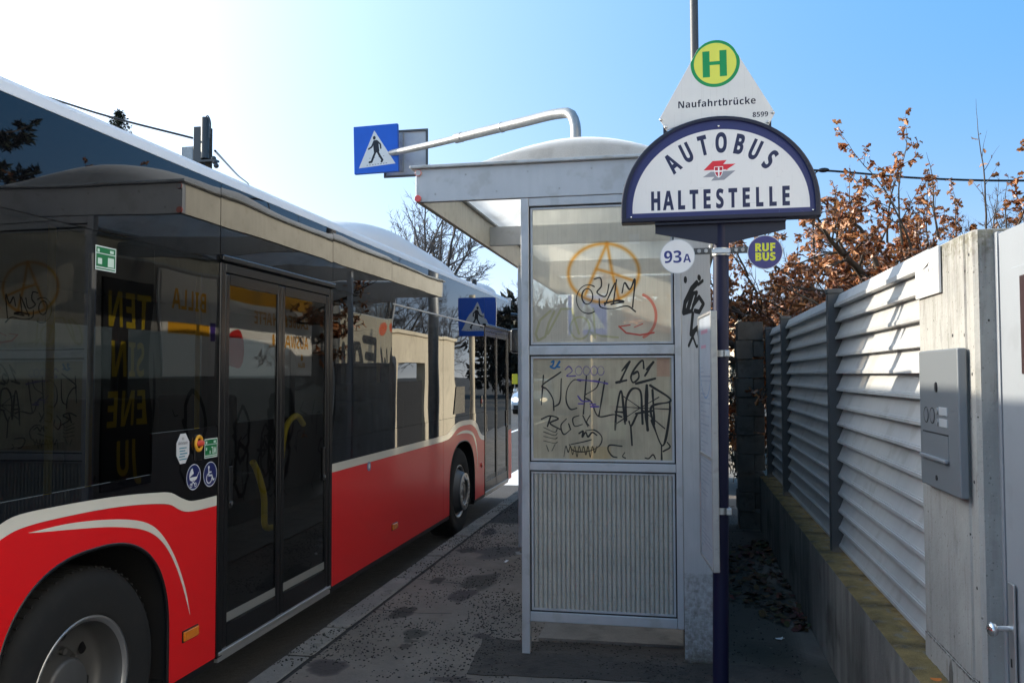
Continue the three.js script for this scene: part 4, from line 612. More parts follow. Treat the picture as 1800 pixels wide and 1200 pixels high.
    for (const z of [z0 - 0.13, z1 + 0.13]) { const h = mk(d, 'handle', bx(XB - 0.006, XB + 0.002, 0.92, 1.14, z + 0.018, z - 0.018, 0.012), mat.black); mk(h, 'lock', new THREE.CylinderGeometry(0.011, 0.011, 0.012, 20).rotateZ(Math.PI / 2).translate(XB + 0.003, 0.945, z), mat.chrome); }
  };
  door(-4.066, -5.54, 2.222, mat.doorGlass, [0.2, 0.2, 0.19]);
  door(-10.19, -11.655, 2.222, mat.gloss, [0.2, 0.2, 0.19]);
  // roof, front, far side, interior
  const half = [[XB, TOP + 0.003], [XB - 0.004, TOP + 0.012], [XB - 0.03, TOP + 0.055], [XB - 0.09, TOP + 0.095], [XB - 0.25, TOP + 0.13], [-3.0, TOP + 0.15], [-3.635, TOP + 0.16]], far = half.slice(0, -1).reverse().map(([x, y]) => [-7.27 - x, y]);
  mk(bus, 'roof', ext(shp([...half, ...far, [-4.9, TOP - 0.05], [XB - 0.014, TOP - 0.05], [XB - 0.014, TOP + 0.003]]), 12.2).translate(0, 0, -11.8), mat.white);
  const plan = (o) => { const q = []; for (let i = 0; i <= 30; i++) { const a = Math.PI * i / 30; q.push([-3.635 + (1.275 - o) * Math.sign(Math.cos(a)) * Math.pow(Math.abs(Math.cos(a)), 0.6), 11.862 + (0.3 - o) * Math.pow(Math.sin(a), 0.9)]); } return shp(q); };
  const fr = (y0, y1, o, m, n) => mk(bus, n, ext(plan(o), y1 - y0).rotateX(-Math.PI / 2).translate(0, y0, 0), m);
  fr(0.178, 0.86, 0, mat.red, 'front_panel'); fr(0.861, 2.6, 0.002, mat.gloss, 'windscreen'); fr(2.601, 2.72, 0.001, mat.white, 'front_cap');
  mk(bus, 'front_housing', (() => { const g = new THREE.SphereGeometry(1, 40, 24), p = g.attributes.position; for (let i = 0; i < p.count; i++) { const f = (t, e) => Math.sign(t) * Math.pow(Math.abs(t), e); p.setXYZ(i, -3.635 + 1.12 * f(p.getX(i), 0.45), 2.68 + 0.25 * f(p.getY(i), 0.6), -11.5 + 0.5 * f(p.getZ(i), 0.6)); } g.computeVertexNormals(); return g; })(), mat.white, { label: 'rounded white housing at the front of the roof' });
  mk(bus, 'roof_unit', (() => { /* squarish cowl */ const g = new THREE.SphereGeometry(1, 64, 32), p = g.attributes.position; for (let i = 0; i < p.count; i++) { const f = (t, e) => Math.sign(t) * Math.pow(Math.abs(t), e), z = f(p.getZ(i), 0.42), w = 1 - 0.08 * sstep(0.4, -0.2, z); p.setXYZ(i, -3.635 + 1.0 * f(p.getX(i), 0.4), 2.62 + (0.46 + 0.03 * Math.sin(z * 2.6 + 1)) * w * f(Math.max(p.getY(i), -0.2), 0.5), -8.75 + 1.85 * z); } g.computeVertexNormals(); return g; })(), mat.white, { label: 'long white cowling on the roof' });
  mk(bus, 'antenna', [bx(-2.72, -2.66, 2.73, 2.9, -11.06, -11.0, 0.01), bx(-2.8, -2.6, 2.76, 2.79, -11.2, -10.9, 0.01)], mat.black);
  mk(bus, 'far_side', [bx(-4.91, -4.88, 0.14, 1.1, -11.86, 0.4), bx(-4.91, -4.88, 2.05, TOP, -11.86, 0.4), ...[-1.5, -3.2, -5.0, -6.8, -8.5, -10.2, -11.7].map((z) => bx(-4.909, -4.881, 1.1, 2.05, z - 0.06, z + 0.06))], mat.black);
  mk(bus, 'far_window', bx(-4.9, -4.896, 1.1, 2.05, -11.8, 0.4), mat.glassFar);
  mk(bus, 'rear_wall', bx(-4.9, XB - 0.02, 0.14, TOP, 0.36, 0.4), mat.black);
  mk(bus, 'cabin_floor', bx(-4.87, XB - 0.05, 0.14, 0.19, -11.8, 0.36), mat.dark); mk(bus, 'ceiling', bx(-4.87, XB - 0.03, 2.32, 2.36, -11.8, 0.36), M([0.18, 0.18, 0.18], 0.7));
  mk(bus, 'inner_lining', [bx(XB - 0.06, XB - 0.04, 0.19, 1.17, -5.56, -8.55), bx(XB - 0.06, XB - 0.04, 0.95, 1.17, 0.36, -4.04), bx(XB - 0.06, XB - 0.04, 0.19, 1.17, -9.75, -10.2)], mat.dark);
  // wheel housings
  for (const [c, w] of [[-3.125, 0.56], [-9.14, 0.58]]) mk(bus, 'wheel_housing', [bx(-3.1, XB - 0.02, 0.95, 0.98, c - w, c + w), bx(-3.1, -3.05, -0.02, 0.95, c - w, c + w), bx(-3.05, XB - 0.02, 0.12, 0.95, c - w - 0.02, c - w), bx(-3.05, XB - 0.02, 0.12, 0.95, c + w, c + w + 0.02)], mat.dark);
  const seatG = (z) => [bx(-2.86, -2.46, 0.62, 0.7, z, z + 0.42, 0.03), bx(-2.86, -2.46, 0.66, 1.42, z + 0.36, z + 0.46, 0.045)];
  for (const z of [-0.4, -1.25, -2.1, -2.95, -7.0, -7.8]) { const s = mk(bus, 'seat', seatG(z), mat.seat); mk(s, 'headrest', bx(-2.8, -2.52, 1.4, 1.56, z + 0.375, z + 0.445, 0.03), mat.seat); }
  for (const z of [-1, -2.4, -6.4, -7.6]) mk(bus, 'seat', [bx(-4.8, -4.0, 0.62, 0.7, z, z + 0.42, 0.03), bx(-4.8, -4.0, 0.66, 1.45, z + 0.36, z + 0.46, 0.045)], mat.seat);
  for (const [x, z] of [[-2.75, -3.32], [-3.3, -4.3], [-3.3, -5.4], [-3.9, -6.6], [-3.0, -8.2]]) mk(bus, 'grab_pole', rod([x, 0.19, z], [x, 2.32, z], 0.017), mat.yellow);
  mk(bus, 'grab_rail', [tube([[-2.46, 1.12, -4.62], [-2.46, 1.05, -4.68], [-2.46, 0.9, -4.76], [-2.46, 0.72, -4.78], [-2.47, 0.69, -4.9]], 0.019, 30), tube([[-2.46, 1.3, -5.3], [-2.46, 1.36, -5.2], [-2.46, 1.3, -5.05], [-2.46, 1.1, -4.98]], 0.019, 30)], mat.yellow, { label: 'curved yellow grab rail behind the door glass' });
  // wheels
  const tyreG = (c, x) => new THREE.LatheGeometry([[0.285, 0], [0.3, 0.012], [0.4, 0.018], [0.445, 0.008], [0.463, -0.012], [0.478, -0.03], [0.48, -0.14], [0.478, -0.25], [0.44, -0.28], [0.3, -0.27], [0.285, -0.24]].map(([r, h]) => new THREE.Vector2(r, h)), 72).rotateZ(-Math.PI / 2).translate(x, 0.35, c);
  const lathe = (pts, x, c) => new THREE.LatheGeometry(pts.map(([r, h]) => new THREE.Vector2(r, h)), 64).rotateZ(-Math.PI / 2).translate(x, 0.35, c);
  const ring = (n, R, x, c, f, off = 0) => Array.from({ length: n }, (_, i) => { const a = (i + off) / n * Math.PI * 2; return f(x, 0.35 + R * Math.sin(a), c + R * Math.cos(a), a); });
  for (const [c, front] of [[-3.125, false], [-9.14, true]]) {
    const x = XB - 0.045, w = mk(bus, 'wheel', lathe([[0.262, -0.01], [0.275, 0.004], [0.286, 0.004], [0.29, -0.012]], x, c), mat.rimBright, { label: front ? 'front wheel with a dished out hub' : 'rear wheel with a deep set rim' });
    mk(w, 'tyre', tyreG(c, x), mat.tyre);
    mk(w, 'tread', ring(64, 0.4785, x - 0.13, c, (X, y, z, a) => bx(-0.11, 0.11, -0.004, 0.004, -0.006, 0.006).rotateX(-a + Math.PI / 2).translate(X, y, z)), mat.tyre);
    if (front) {
      mk(w, 'rim', lathe([[0.275, -0.005], [0.25, -0.03], [0.235, -0.02], [0.215, 0.03], [0.19, 0.06], [0.17, 0.062]], x, c), mat.rim);
      mk(w, 'hub', lathe([[0.175, 0.06], [0.17, 0.066], [0.12, 0.064], [0.115, 0.02], [0.09, 0.015], [0.085, 0.055], [0.0, 0.06]], x, c), mat.rim);
      mk(w, 'hub_ring', [lathe([[0.2, 0.062], [0.2, 0.072], [0.13, 0.072], [0.13, 0.06]], x, c)], mat.rimBright);
      mk(w, 'hand_hole', ring(10, 0.165, x + 0.0722, c, (X, y, z, a) => new THREE.CircleGeometry(0.019, 16).rotateY(Math.PI / 2).translate(X, y, z)), mat.black);
      mk(w, 'wheel_nut', ring(10, 0.145, x + 0.072, c, (X, y, z) => new THREE.CylinderGeometry(0.011, 0.012, 0.02, 6).rotateZ(Math.PI / 2).translate(X, y, z), 0.5), mat.chrome);
    } else {
      mk(w, 'rim', lathe([[0.272, -0.004], [0.262, -0.02], [0.255, -0.05], [0.25, -0.1], [0.235, -0.135], [0.16, -0.15], [0.15, -0.14]], x, c), mat.rim);
      mk(w, 'hub', lathe([[0.155, -0.145], [0.12, -0.142], [0.115, -0.08], [0.1, -0.06], [0, -0.055]], x, c), mat.rim);
      mk(w, 'hand_hole', ring(8, 0.2, x - 0.1385, c, (X, y, z) => new THREE.CircleGeometry(0.026, 20).rotateY(Math.PI / 2).translate(X, y, z), 0.3), mat.black);
      mk(w, 'wheel_nut', ring(10, 0.135, x - 0.135, c, (X, y, z) => new THREE.CylinderGeometry(0.012, 0.014, 0.03, 6).rotateZ(Math.PI / 2).translate(X, y, z)), mat.rim);
    }
  }
  // marker lamps, emblem, stickers, emergency button
  for (const [z, y] of [[-3.823, 0.37], [-6.85, 0.366]]) { const l = mk(bus, 'marker_lamp', bx(XB - 0.001, XB + 0.014, y - 0.023, y + 0.023, z + 0.062, z - 0.062, 0.004), mat.amber); mk(l, 'bezel', bx(XB - 0.001, XB + 0.005, y - 0.028, y + 0.028, z + 0.067, z - 0.067, 0.002), mat.black); }
  mk(bus, 'marker_lamp', new THREE.SphereGeometry(0.032, 20, 12).scale(0.5, 1, 1).translate(XB + 0.002, 0.55, -10.02), mat.redLens);
  { const e = mk(bus, 'emblem', new THREE.CylinderGeometry(0.036, 0.036, 0.004, 32).rotateZ(Math.PI / 2).translate(XB + 0.002, 0.925, -6.25), M([0.2, 0.24, 0.36], 0.4)); mk(e, 'emblem_centre', new THREE.CylinderGeometry(0.018, 0.018, 0.006, 24).rotateZ(Math.PI / 2).translate(XB + 0.002, 0.927, -6.25), mat.sign); }
  const sticker = (label, z0, z1, y0, y1, w, h, draw, round) => {
    const zc = (z0 + z1) / 2, yc = (y0 + y1) / 2;
    const g = round ? new THREE.CircleGeometry(Math.abs(z0 - z1) / 2, 48).rotateY(Math.PI / 2).translate(XB + 0.003, yc, zc) : faceR(z0, z1, y0, y1, XB + 0.003);
    mk(bus, 'sticker', g, P([1, 1, 1], 0.3, 0, { map: canvasTex(w, h, draw) }), { keepUV: true, label });
  };
  const disc = (g) => { g.fillStyle = '#20285e'; g.fillRect(0, 0, 300, 300); g.lineWidth = 10; g.strokeStyle = '#cfd0d4'; g.beginPath(); g.arc(150, 150, 143, 0, 7); g.stroke(); g.fillStyle = g.strokeStyle = '#dcdcdc'; g.lineCap = 'round'; };
  sticker('round blue sticker with a white pram', -3.772, -3.9, 1.061, 1.189, 300, 300, (g) => { disc(g); g.beginPath(); g.moveTo(125, 45); g.quadraticCurveTo(60, 70, 60, 150); g.lineTo(230, 150); g.quadraticCurveTo(215, 185, 180, 190); g.lineTo(95, 190); g.quadraticCurveTo(65, 180, 60, 150); g.lineTo(150, 110); g.closePath(); g.fill(); g.lineWidth = 10; g.beginPath(); g.moveTo(225, 150); g.lineTo(262, 100); g.moveTo(110, 190); g.lineTo(185, 240); g.moveTo(170, 190); g.lineTo(100, 240); g.stroke(); g.lineWidth = 9; for (const x of [98, 188]) { g.beginPath(); g.arc(x, 242, 21, 0, 7); g.stroke(); } }, true);
  sticker('round blue sticker with a white wheelchair', -3.922, -4.05, 1.058, 1.186, 300, 300, (g) => { disc(g); g.beginPath(); g.arc(118, 66, 18, 0, 7); g.fill(); g.lineWidth = 20; g.beginPath(); g.moveTo(118, 90); g.lineTo(122, 165); g.lineTo(185, 165); g.lineTo(215, 225); g.lineTo(238, 215); g.stroke(); g.lineWidth = 14; g.beginPath(); g.moveTo(122, 125); g.lineTo(175, 125); g.stroke(); g.beginPath(); g.arc(128, 195, 58, 0.1, 4.5); g.stroke(); }, true);
  const green = (g, w, h) => { g.fillStyle = '#d6dcd6'; g.fillRect(0, 0, w, h); g.fillStyle = '#12703f'; g.fillRect(8, 8, w - 16, h * 0.3 - 10); g.fillRect(8, h * 0.3 + 4, w - 16, h * 0.6 - 12); g.fillRect(8, h * 0.9, w - 16, h * 0.1 - 8); g.fillStyle = '#cfe0d2'; g.fillRect(20, 20, 20, h * 0.14); g.fillRect(w - 60, 20, 36, h * 0.12); };
  sticker('green sticker beside the door', -3.93, -4.052, 1.205, 1.303, 200, 160, (g, w, h) => { green(g, w, h); g.fillRect(22, 72, 18, 24); g.fillRect(80, 100, 14, 26); stroke(g, [[108, 74], [128, 74], [128, 126]], 8, '#d6e2d8'); stroke(g, [[142, 126], [150, 76], [160, 126], [174, 78], [178, 126]], 8, '#d6e2d8'); });
  sticker('green sticker high on the rear window', -3.092, -3.223, 2.06, 2.162, 200, 160, (g, w, h) => { green(g, w, h); g.fillRect(24, 80, 40, 40); g.fillRect(120, 70, 60, 60); });
  mk(bus, 'sticker', (() => { const g = new THREE.CircleGeometry(0.072, 8, Math.PI / 8).scale(0.82, 1.08, 1).rotateY(Math.PI / 2).translate(XB + 0.003, 1.272, -3.74); return g; })(), P([1, 1, 1], 0.3, 0, { map: canvasTex(300, 300, (g) => { g.fillStyle = '#cfcfd0'; g.fillRect(0, 0, 300, 300); g.textAlign = 'center'; g.fillStyle = '#3c3c40'; g.font = '34px sans-serif'; g.fillText('Mit', 150, 70); g.font = 'bold 40px sans-serif'; g.fillText('Aktivtaste', 150, 112, 220); g.fillStyle = '#257a8c'; for (let i = 0; i < 5; i++) g.fillRect(70 + (i % 3) * 8, 140 + i * 26, 160 - (i % 2) * 36, 10); }) }), { keepUV: true, label: 'pale octagonal sticker with small print' });
  { const e = mk(bus, 'emergency_button', bx(XB - 0.002, XB + 0.006, 1.2, 1.33, -3.84, -3.905, 0.012), mat.satin); mk(e, 'knob', [new THREE.SphereGeometry(0.024, 20, 12).scale(0.5, 0.7, 1.4).translate(XB + 0.014, 1.287, -3.875)], M([0.62, 0.06, 0.03], 0.4)); mk(e, 'ring', new THREE.TorusGeometry(0.028, 0.008, 10, 32).scale(1, 1.2, 1).rotateY(Math.PI / 2).translate(XB + 0.007, 1.287, -3.872), M([0.75, 0.36, 0.02], 0.4)); }
  { const b = mk(bus, 'door_button', bx(XB - 0.002, XB + 0.006, 1.24, 1.38, -10.0, -10.08, 0.012), mat.satin); mk(b, 'lamp', new THREE.CylinderGeometry(0.03, 0.03, 0.01, 20).rotateZ(Math.PI / 2).translate(XB + 0.006, 1.31, -10.035), mat.redLens); }
  // mirror
  const mr = mk(bus, 'mirror', [bx(-2.5, -2.2, 1.95, 2.32, -12.62, -12.48, 0.05)], mat.satin); mk(mr, 'mirror_arm', tube([[-2.75, 2.5, -12.0], [-2.5, 2.5, -12.3], [-2.3, 2.46, -12.45], [-2.3, 2.3, -12.54]], 0.045, 24, 12), mat.satin); mk(mr, 'mirror_glass', face(-2.47, -2.23, 1.98, 2.29, -12.478), mat.chrome);
}

// ------------------------------------------------------------------ trees
function growth(seed, leafy) {
  const r = rng(seed), thick = [], thin = [], tips = [];
  const bend = (d, k) => V(d.x + (r() - 0.5) * k, d.y + (r() - 0.5) * k, d.z + (r() - 0.5) * k).normalize();
  function branch(p, d, len, rad, depth, o) {
    const n = Math.max(3, Math.round(4 + len * 2)), pts = [p.clone()], dirs = []; let q = p.clone(), e = d.clone();
    for (let i = 0; i < n; i++) { e = bend(e, o.wander); e.y += o.lift * (depth + 1) / n; e.normalize(); q = q.clone().addScaledVector(e, len / n); pts.push(q); dirs.push(e.clone()); }
    const r1 = depth === 0 ? rad * 0.22 : rad * 0.45;
    (rad > o.thickAt ? thick : thin).push([pts, rad, r1, rad > o.thickAt ? 8 : rad > 0.012 ? 5 : 3]);
    if (depth === 0) { tips.push([pts, dirs]); return; }
    const kids = Math.round(o.kids * (0.75 + 0.5 * r()));
    for (let i = 0; i < kids; i++) {
      const t = lerp(o.from, 0.98, (i + r() * 0.6) / kids), k = Math.min(n - 1, Math.floor(t * n)), b = dirs[k], a = bend(V(0, 0, 0).add(V(r() - 0.5, r() - 0.5, r() - 0.5)), 0.1).cross(b).normalize();
      const ang = lerp(o.angle[0], o.angle[1], r());
      branch(pts[k].clone().lerp(pts[k + 1], t * n - k), b.clone().multiplyScalar(Math.cos(ang)).addScaledVector(a, Math.sin(ang)).normalize(), len * lerp(o.ratio[0], o.ratio[1], r()) * (1 - 0.35 * t), Math.max(o.least, lerp(rad, r1, t) * 0.55), depth - 1, o);
    }
    branch(pts[n].clone(), dirs[n - 1], len * 0.55, r1, depth - 1, o);
  }
  return { branch, thick, thin, tips, r };
}
function limbsGeo(list) {
  const pos = [], nor = [], idx = [], a = V(), b = V(), t = V();
  for (const [pts, r0, r1, sides] of list) {
    const base = pos.length / 3;
    pts.forEach((p, i) => {
      t.copy(pts[Math.min(i + 1, pts.length - 1)]).sub(pts[Math.max(i - 1, 0)]).normalize();
      a.set(0.31, 0.2, 0.93).cross(t).normalize(); b.copy(t).cross(a);
      const r = lerp(r0, r1, i / (pts.length - 1));
      for (let k = 0; k < sides; k++) { const w = k / sides * Math.PI * 2, c = Math.cos(w), s = Math.sin(w), x = a.x * c + b.x * s, y = a.y * c + b.y * s, z = a.z * c + b.z * s; pos.push(p.x + x * r, p.y + y * r, p.z + z * r); nor.push(x, y, z); }
    });
    for (let i = 0; i + 1 < pts.length; i++) for (let k = 0; k < sides; k++) { const A = base + i * sides + k, B = base + i * sides + (k + 1) % sides; idx.push(A, B, A + sides, B, B + sides, A + sides); }
  }
  const g = new THREE.BufferGeometry(); g.setAttribute('position', new THREE.Float32BufferAttribute(pos, 3)); g.setAttribute('normal', new THREE.Float32BufferAttribute(nor, 3)); g.setIndex(idx); g.setAttribute('uv', new THREE.Float32BufferAttribute(new Float32Array(pos.length / 3 * 2), 2)); return g;
}
function leavesGeo(tips, per, size, r, droop = 0.4, lobed = true) {
  const pos = [], nor = [], uv = [], cl = [], d = V(), s = V(), n = V(), q = V();
  // a lobed leaf of six triangles, folded along its rib
  const out = lobed ? [[0, 0, 0], [0.3, 0.26, 0.05], [0.5, 0.16, 0.03], [0.72, 0.3, 0.07], [1, 0, -0.05]] : [[0, 0, 0], [0.4, 0.25, 0.05], [1, 0, -0.05]];
  for (const [pts, dirs] of tips) for (let k = 0; k < per; k++) {
    if (r() < 0.12) continue;
    const i = Math.min(dirs.length - 1, Math.floor((0.25 + 0.75 * r()) * dirs.length)), p = pts[i].clone().lerp(pts[i + 1], r());
    d.set(r() - 0.5, r() - 0.5 - droop * 0.5, r() - 0.5).normalize().addScaledVector(dirs[i], 0.5).normalize(); s.set(r() - 0.5, r() - 0.5, r() - 0.5).cross(d).normalize(); n.copy(d).cross(s);
    const L = size * (0.4 + 1.1 * r()), c = r();
    const at = (u, v, w, m) => { q.copy(p).addScaledVector(d, u * L).addScaledVector(s, v * L * m).addScaledVector(n, w * L + Math.abs(v) * L * 0.35 - u * u * L * 0.2); return [q.x, q.y, q.z]; };
    for (const m of [1, -1]) for (let e = 0; e + 1 < out.length; e++) { const A = at(out[e][0], 0, 0, m), B = at(...out[e], m), C = at(...out[e + 1], m); const tri = e ? [at(out[e][0], 0, 0, m), B, C, at(out[e][0], 0, 0, m), C, at(out[e + 1][0], 0, 0, m)] : [A, C, at(out[1][0], 0, 0, m)]; for (const v of tri) { pos.push(...v); nor.push(n.x + s.x * m * 0.35, n.y + s.y * m * 0.35, n.z + s.z * m * 0.35); uv.push(c, 0.5); } }
  }
  const g = new THREE.BufferGeometry(); g.setAttribute('position', new THREE.Float32BufferAttribute(pos, 3)); g.setAttribute('normal', new THREE.Float32BufferAttribute(nor, 3)); g.setAttribute('uv', new THREE.Float32BufferAttribute(uv, 2)); return g;
}
{ // brown leaved oak behind the fence
  const o = { wander: 0.42, lift: 0.05, kids: 7, from: 0.22, angle: [0.45, 1.15], ratio: [0.42, 0.62], least: 0.004, thickAt: 0.03 };
  const t = thing('oak_tree', 'spreading oak with brown autumn leaves behind the louvred fence', 'tree', [2.75, -0.1, -10.2]);
  const G = growth(412), B = V(2.75, 1.4, -10.2), K = 1.17;
  G.thick.push([[V(2.78, -0.15, -10.2), V(2.74, 0.4, -10.22), V(2.76, 0.9, -10.2), V(2.75, 1.4, -10.2)], 0.17, 0.13, 12]);
  const L = [[[-1, 0.42, -0.1], 2.1, 0.085], [[-0.95, 0.75, 0.25], 2.0, 0.075], [[-0.8, 0.95, -0.5], 1.9, 0.07], [[-0.5, 1, 0.15], 1.7, 0.06], [[-0.1, 1, -0.5], 1.8, 0.06], [[0.35, 1, 0.2], 1.9, 0.065], [[0.8, 0.8, -0.3], 1.9, 0.07], [[1, 0.55, 0.25], 1.9, 0.07], [[0.1, 0.6, 0.9], 1.6, 0.055], [[-0.75, 0.5, 0.75], 1.6, 0.06], [[-1, 0.3, -0.7], 2.0, 0.07], [[0.75, 0.9, 0.5], 1.7, 0.06], [[-0.85, 0.6, -0.25], 2.4, 0.08], [[0.45, 1, -0.1], 2.1, 0.07], [[0.62, 1, 0.3], 2.0, 0.06], [[0.25, 1, 0.45], 1.9, 0.06], [[-0.3, 1, -0.2], 2.0, 0.06]];
  for (const [d, l, r] of L) G.branch(B.clone().add(V(0, (G.r() - 0.5) * 0.4, 0)), V(...d).normalize(), l * K, r * 1.15, 3, o);
  for (const list of [G.thick.slice(1), G.thin]) for (const [pts] of list) for (const p of pts) p.done || (p.done = true, p.y = 1.4 + (p.y - 1.4) * (p.y > 1.4 ? 0.63 : 0.9), p.x < 2.75 && (p.x = 2.75 + (p.x - 2.75) * 0.8));
  for (const [pts] of G.tips) for (const p of pts) p.done || (p.done = true, p.y = 1.4 + (p.y - 1.4) * 0.63, p.x < 2.75 && (p.x = 2.75 + (p.x - 2.75) * 0.8));
  for (let i = 0; i < 16; i++) { const a = G.r() * 6.283, q = 0.5 + 1.3 * G.r(); G.branch(V(2.75 + Math.cos(a) * q * 1.2, 2.55 + 0.45 * G.r(), -10.2 + Math.sin(a) * q), V(Math.cos(a) * 0.5, 1, Math.sin(a) * 0.5).normalize(), 0.55 + 0.35 * G.r(), 0.014, 2, { ...o, kids: 4, wander: 0.3, angle: [0.4, 0.9] }); }
  const up = { ...o, wander: 0.22, kids: 5, angle: [0.4, 0.8], ratio: [0.3, 0.5] };
  const shoots = growth(77); for (const [x, z, y, l] of [[3.3, -10.1, 3.0, 1.1], [3.6, -10.4, 2.9, 0.6], [2.3, -10.2, 3.1, 0.7], [1.55, -10.4, 2.9, 0.6], [1.9, -10.1, 3.0, 0.65], [2.75, -9.9, 3.1, 0.6], [3.7, -9.8, 2.9, 0.8]]) shoots.branch(V(x, y, z), V((shoots.r() - 0.5) * 0.3, 1, (shoots.r() - 0.5) * 0.3).normalize(), l, 0.014, 1, up);
  mk(t, 'trunk', limbsGeo(G.thick), mat.bark); mk(t, 'branches', limbsGeo([...G.thin, ...shoots.thin, ...shoots.thick]), mat.bark);
  const leafTex = dataTex(64, (u, v) => { const c = vnoise(u * 16, 1, 16), d = vnoise(u * 16 + 3, 5, 16); return mix3(mix3([0.56, 0.2, 0.06], [0.64, 0.32, 0.13], c), [0.38, 0.12, 0.045], sstep(0.5, 0.9, d)); }, 1);
  const keep = G.tips.filter(() => G.r() < 0.72);
  mk(t, 'crown', [leavesGeo(keep, 14, 0.058, G.r), leavesGeo(shoots.tips, 2, 0.07, G.r)], P([1, 1, 1], 0.75, 0, { map: leafTex, transmission: 0.35, thickness: 0, side: THREE.DoubleSide }), { keepUV: true, kind: 'stuff', label: 'dry brown leaves' });
}
function bareTree(label, base, H, seed, { lean = [0, 0], spread = 1, depth = 4, group = 'bare winter trees in the distance' } = {}) {
  const o = { wander: 0.3, lift: 0.07, kids: 4, from: 0.25, angle: [0.4 * spread, 0.95 * spread], ratio: [0.5, 0.72], least: H * 0.0011, thickAt: H * 0.012 };
  const t = thing('bare_tree', label, 'tree', base), G = growth(seed), T0 = H * 0.38, b = V(...base);
  G.thick.push([[b.clone(), b.clone().add(V(lean[0] * 0.5, T0 * 0.5, 0)), b.clone().add(V(lean[0], T0, lean[1]))], H * 0.026, H * 0.02, 9]);
  const top = b.clone().add(V(lean[0], T0, lean[1]));
  for (let i = 0; i < 6; i++) { const a = i / 6 * 6.283 + G.r(), s = 0.35 + 0.6 * G.r(); G.branch(top.clone().add(V(0, -T0 * 0.25 * G.r(), 0)), V(Math.cos(a) * s * spread, 1, Math.sin(a) * s * spread).normalize(), H * (0.26 + 0.1 * G.r()), H * 0.012, depth - 1, o); }
  mk(t, 'trunk', limbsGeo(G.thick), mat.barkGrey); mk(t, 'crown', limbsGeo(G.thin), mat.barkGrey);
  return t;
}
bareTree('bare tree with fanned twigs above the bus roof', [-14.2, -0.15, -48], 14.2, 5, { spread: 1.05, depth: 5 });
bareTree('small bare tree showing right of the bus cowling', [-16.5, -0.15, -76], 12.8, 9, { spread: 1.1, depth: 5 });
bareTree('bare tree behind the front end of the bus roof', [-12.2, -0.15, -70], 10.2, 14, { spread: 1.1, depth: 5 });
bareTree('faint bare tree top over the roof cowling of the bus', [-34, -0.15, -88], 19, 23, { depth: 4 });
bareTree('bare tree just right of the bus front', [-7.6, -0.15, -58], 9.5, 31, { spread: 1.2, depth: 5 });
bareTree('grey bare tree behind the oak above the far fence end', [4.4, -0.15, -31], 5.8, 41, { spread: 1.2, depth: 5 });
bareTree('grey bare tree seen through the oak above the near fence', [8.2, -0.15, -34], 6.6, 47, { spread: 1.2, depth: 5 });
bareTree('grey bare tree at the right edge behind the pillar', [13.3, -0.15, -36], 10.2, 53, { spread: 1.1, depth: 5 });
bareTree('bare roadside tree beyond the kiosk wall', [3.2, -0.15, -22], 5.2, 61, { spread: 1.1, depth: 5 });
{ // conifers
  const conifer = (name, label, base, H, R, seed, from, per) => {
    const t = thing(name, label, 'tree', base), r = rng(seed), b = V(...base), limbs = [[[b.clone(), b.clone().add(V(0, H * 0.5, 0)), b.clone().add(V(0, H, 0))], H * 0.016, H * 0.0015, 8]], tips = [];
    const N = 190; for (let i = 0; i < N; i++) { const f = lerp(from, 0.99, i / N), a = i * 2.4 + r(), L = R * Math.pow(1 - f, 0.8) * (0.7 + 0.5 * r()) + 0.05, p = b.clone().add(V(0, H * f, 0)), e = V(Math.cos(a), -0.15 + 0.5 * f, Math.sin(a)), pts = [0, 0.33, 0.66, 1].map((s) => p.clone().addScaledVector(e, L * s).add(V(0, 0.12 * L * s * s, 0))); limbs.push([pts, 0.02 * H / 15, 0.004, 4]); tips.push([pts, [e, e, e]]); }
    mk(t, 'trunk', limbsGeo(limbs), mat.bark); mk(t, 'crown', leavesGeo(tips, per, 0.17, r, 0.3, false), M([0.03, 0.05, 0.022], 0.8, 0, { side: THREE.DoubleSide }), { keepUV: true, kind: 'stuff' });
  };
  conifer('spruce_tree', 'dark spruce tip poking above the bus roof', [-43.8, -0.15, -60], 23.1, 6.5, 3, 0.82, 16);
  { // pine mirrored in the rear window of the bus
    const o = { wander: 0.35, lift: 0.05, kids: 4, from: 0.45, angle: [0.5, 1.1], ratio: [0.4, 0.6], least: 0.008, thickAt: 0.03 }, base = [8.3, -0.15, -13.2], t = thing('pine_tree', 'dark pine standing right of the gate, mirrored in the rear window', 'tree', base), G = growth(88);
    const tr = [0, 2.5, 5, 7.5, 9].map((y) => V(base[0] + 0.1 * Math.sin(y), y - 0.15, base[2])); G.thick.push([tr, 0.17, 0.05, 10]);
    for (let i = 0; i < 15; i++) { const y = 3.4 + i * 0.38, a = i * 2.4; G.branch(V(base[0], y, base[2]), V(Math.cos(a), 0.25, Math.sin(a)).normalize(), 1.25 - i * 0.04, 0.04, 2, o); }
    mk(t, 'trunk', limbsGeo(G.thick), mat.bark); mk(t, 'branches', limbsGeo(G.thin), mat.bark); mk(t, 'crown', leavesGeo(G.tips, 30, 0.13, G.r, 0, false), M([0.028, 0.042, 0.02], 0.8, 0, { side: THREE.DoubleSide }), { keepUV: true, kind: 'stuff' });
  }
}
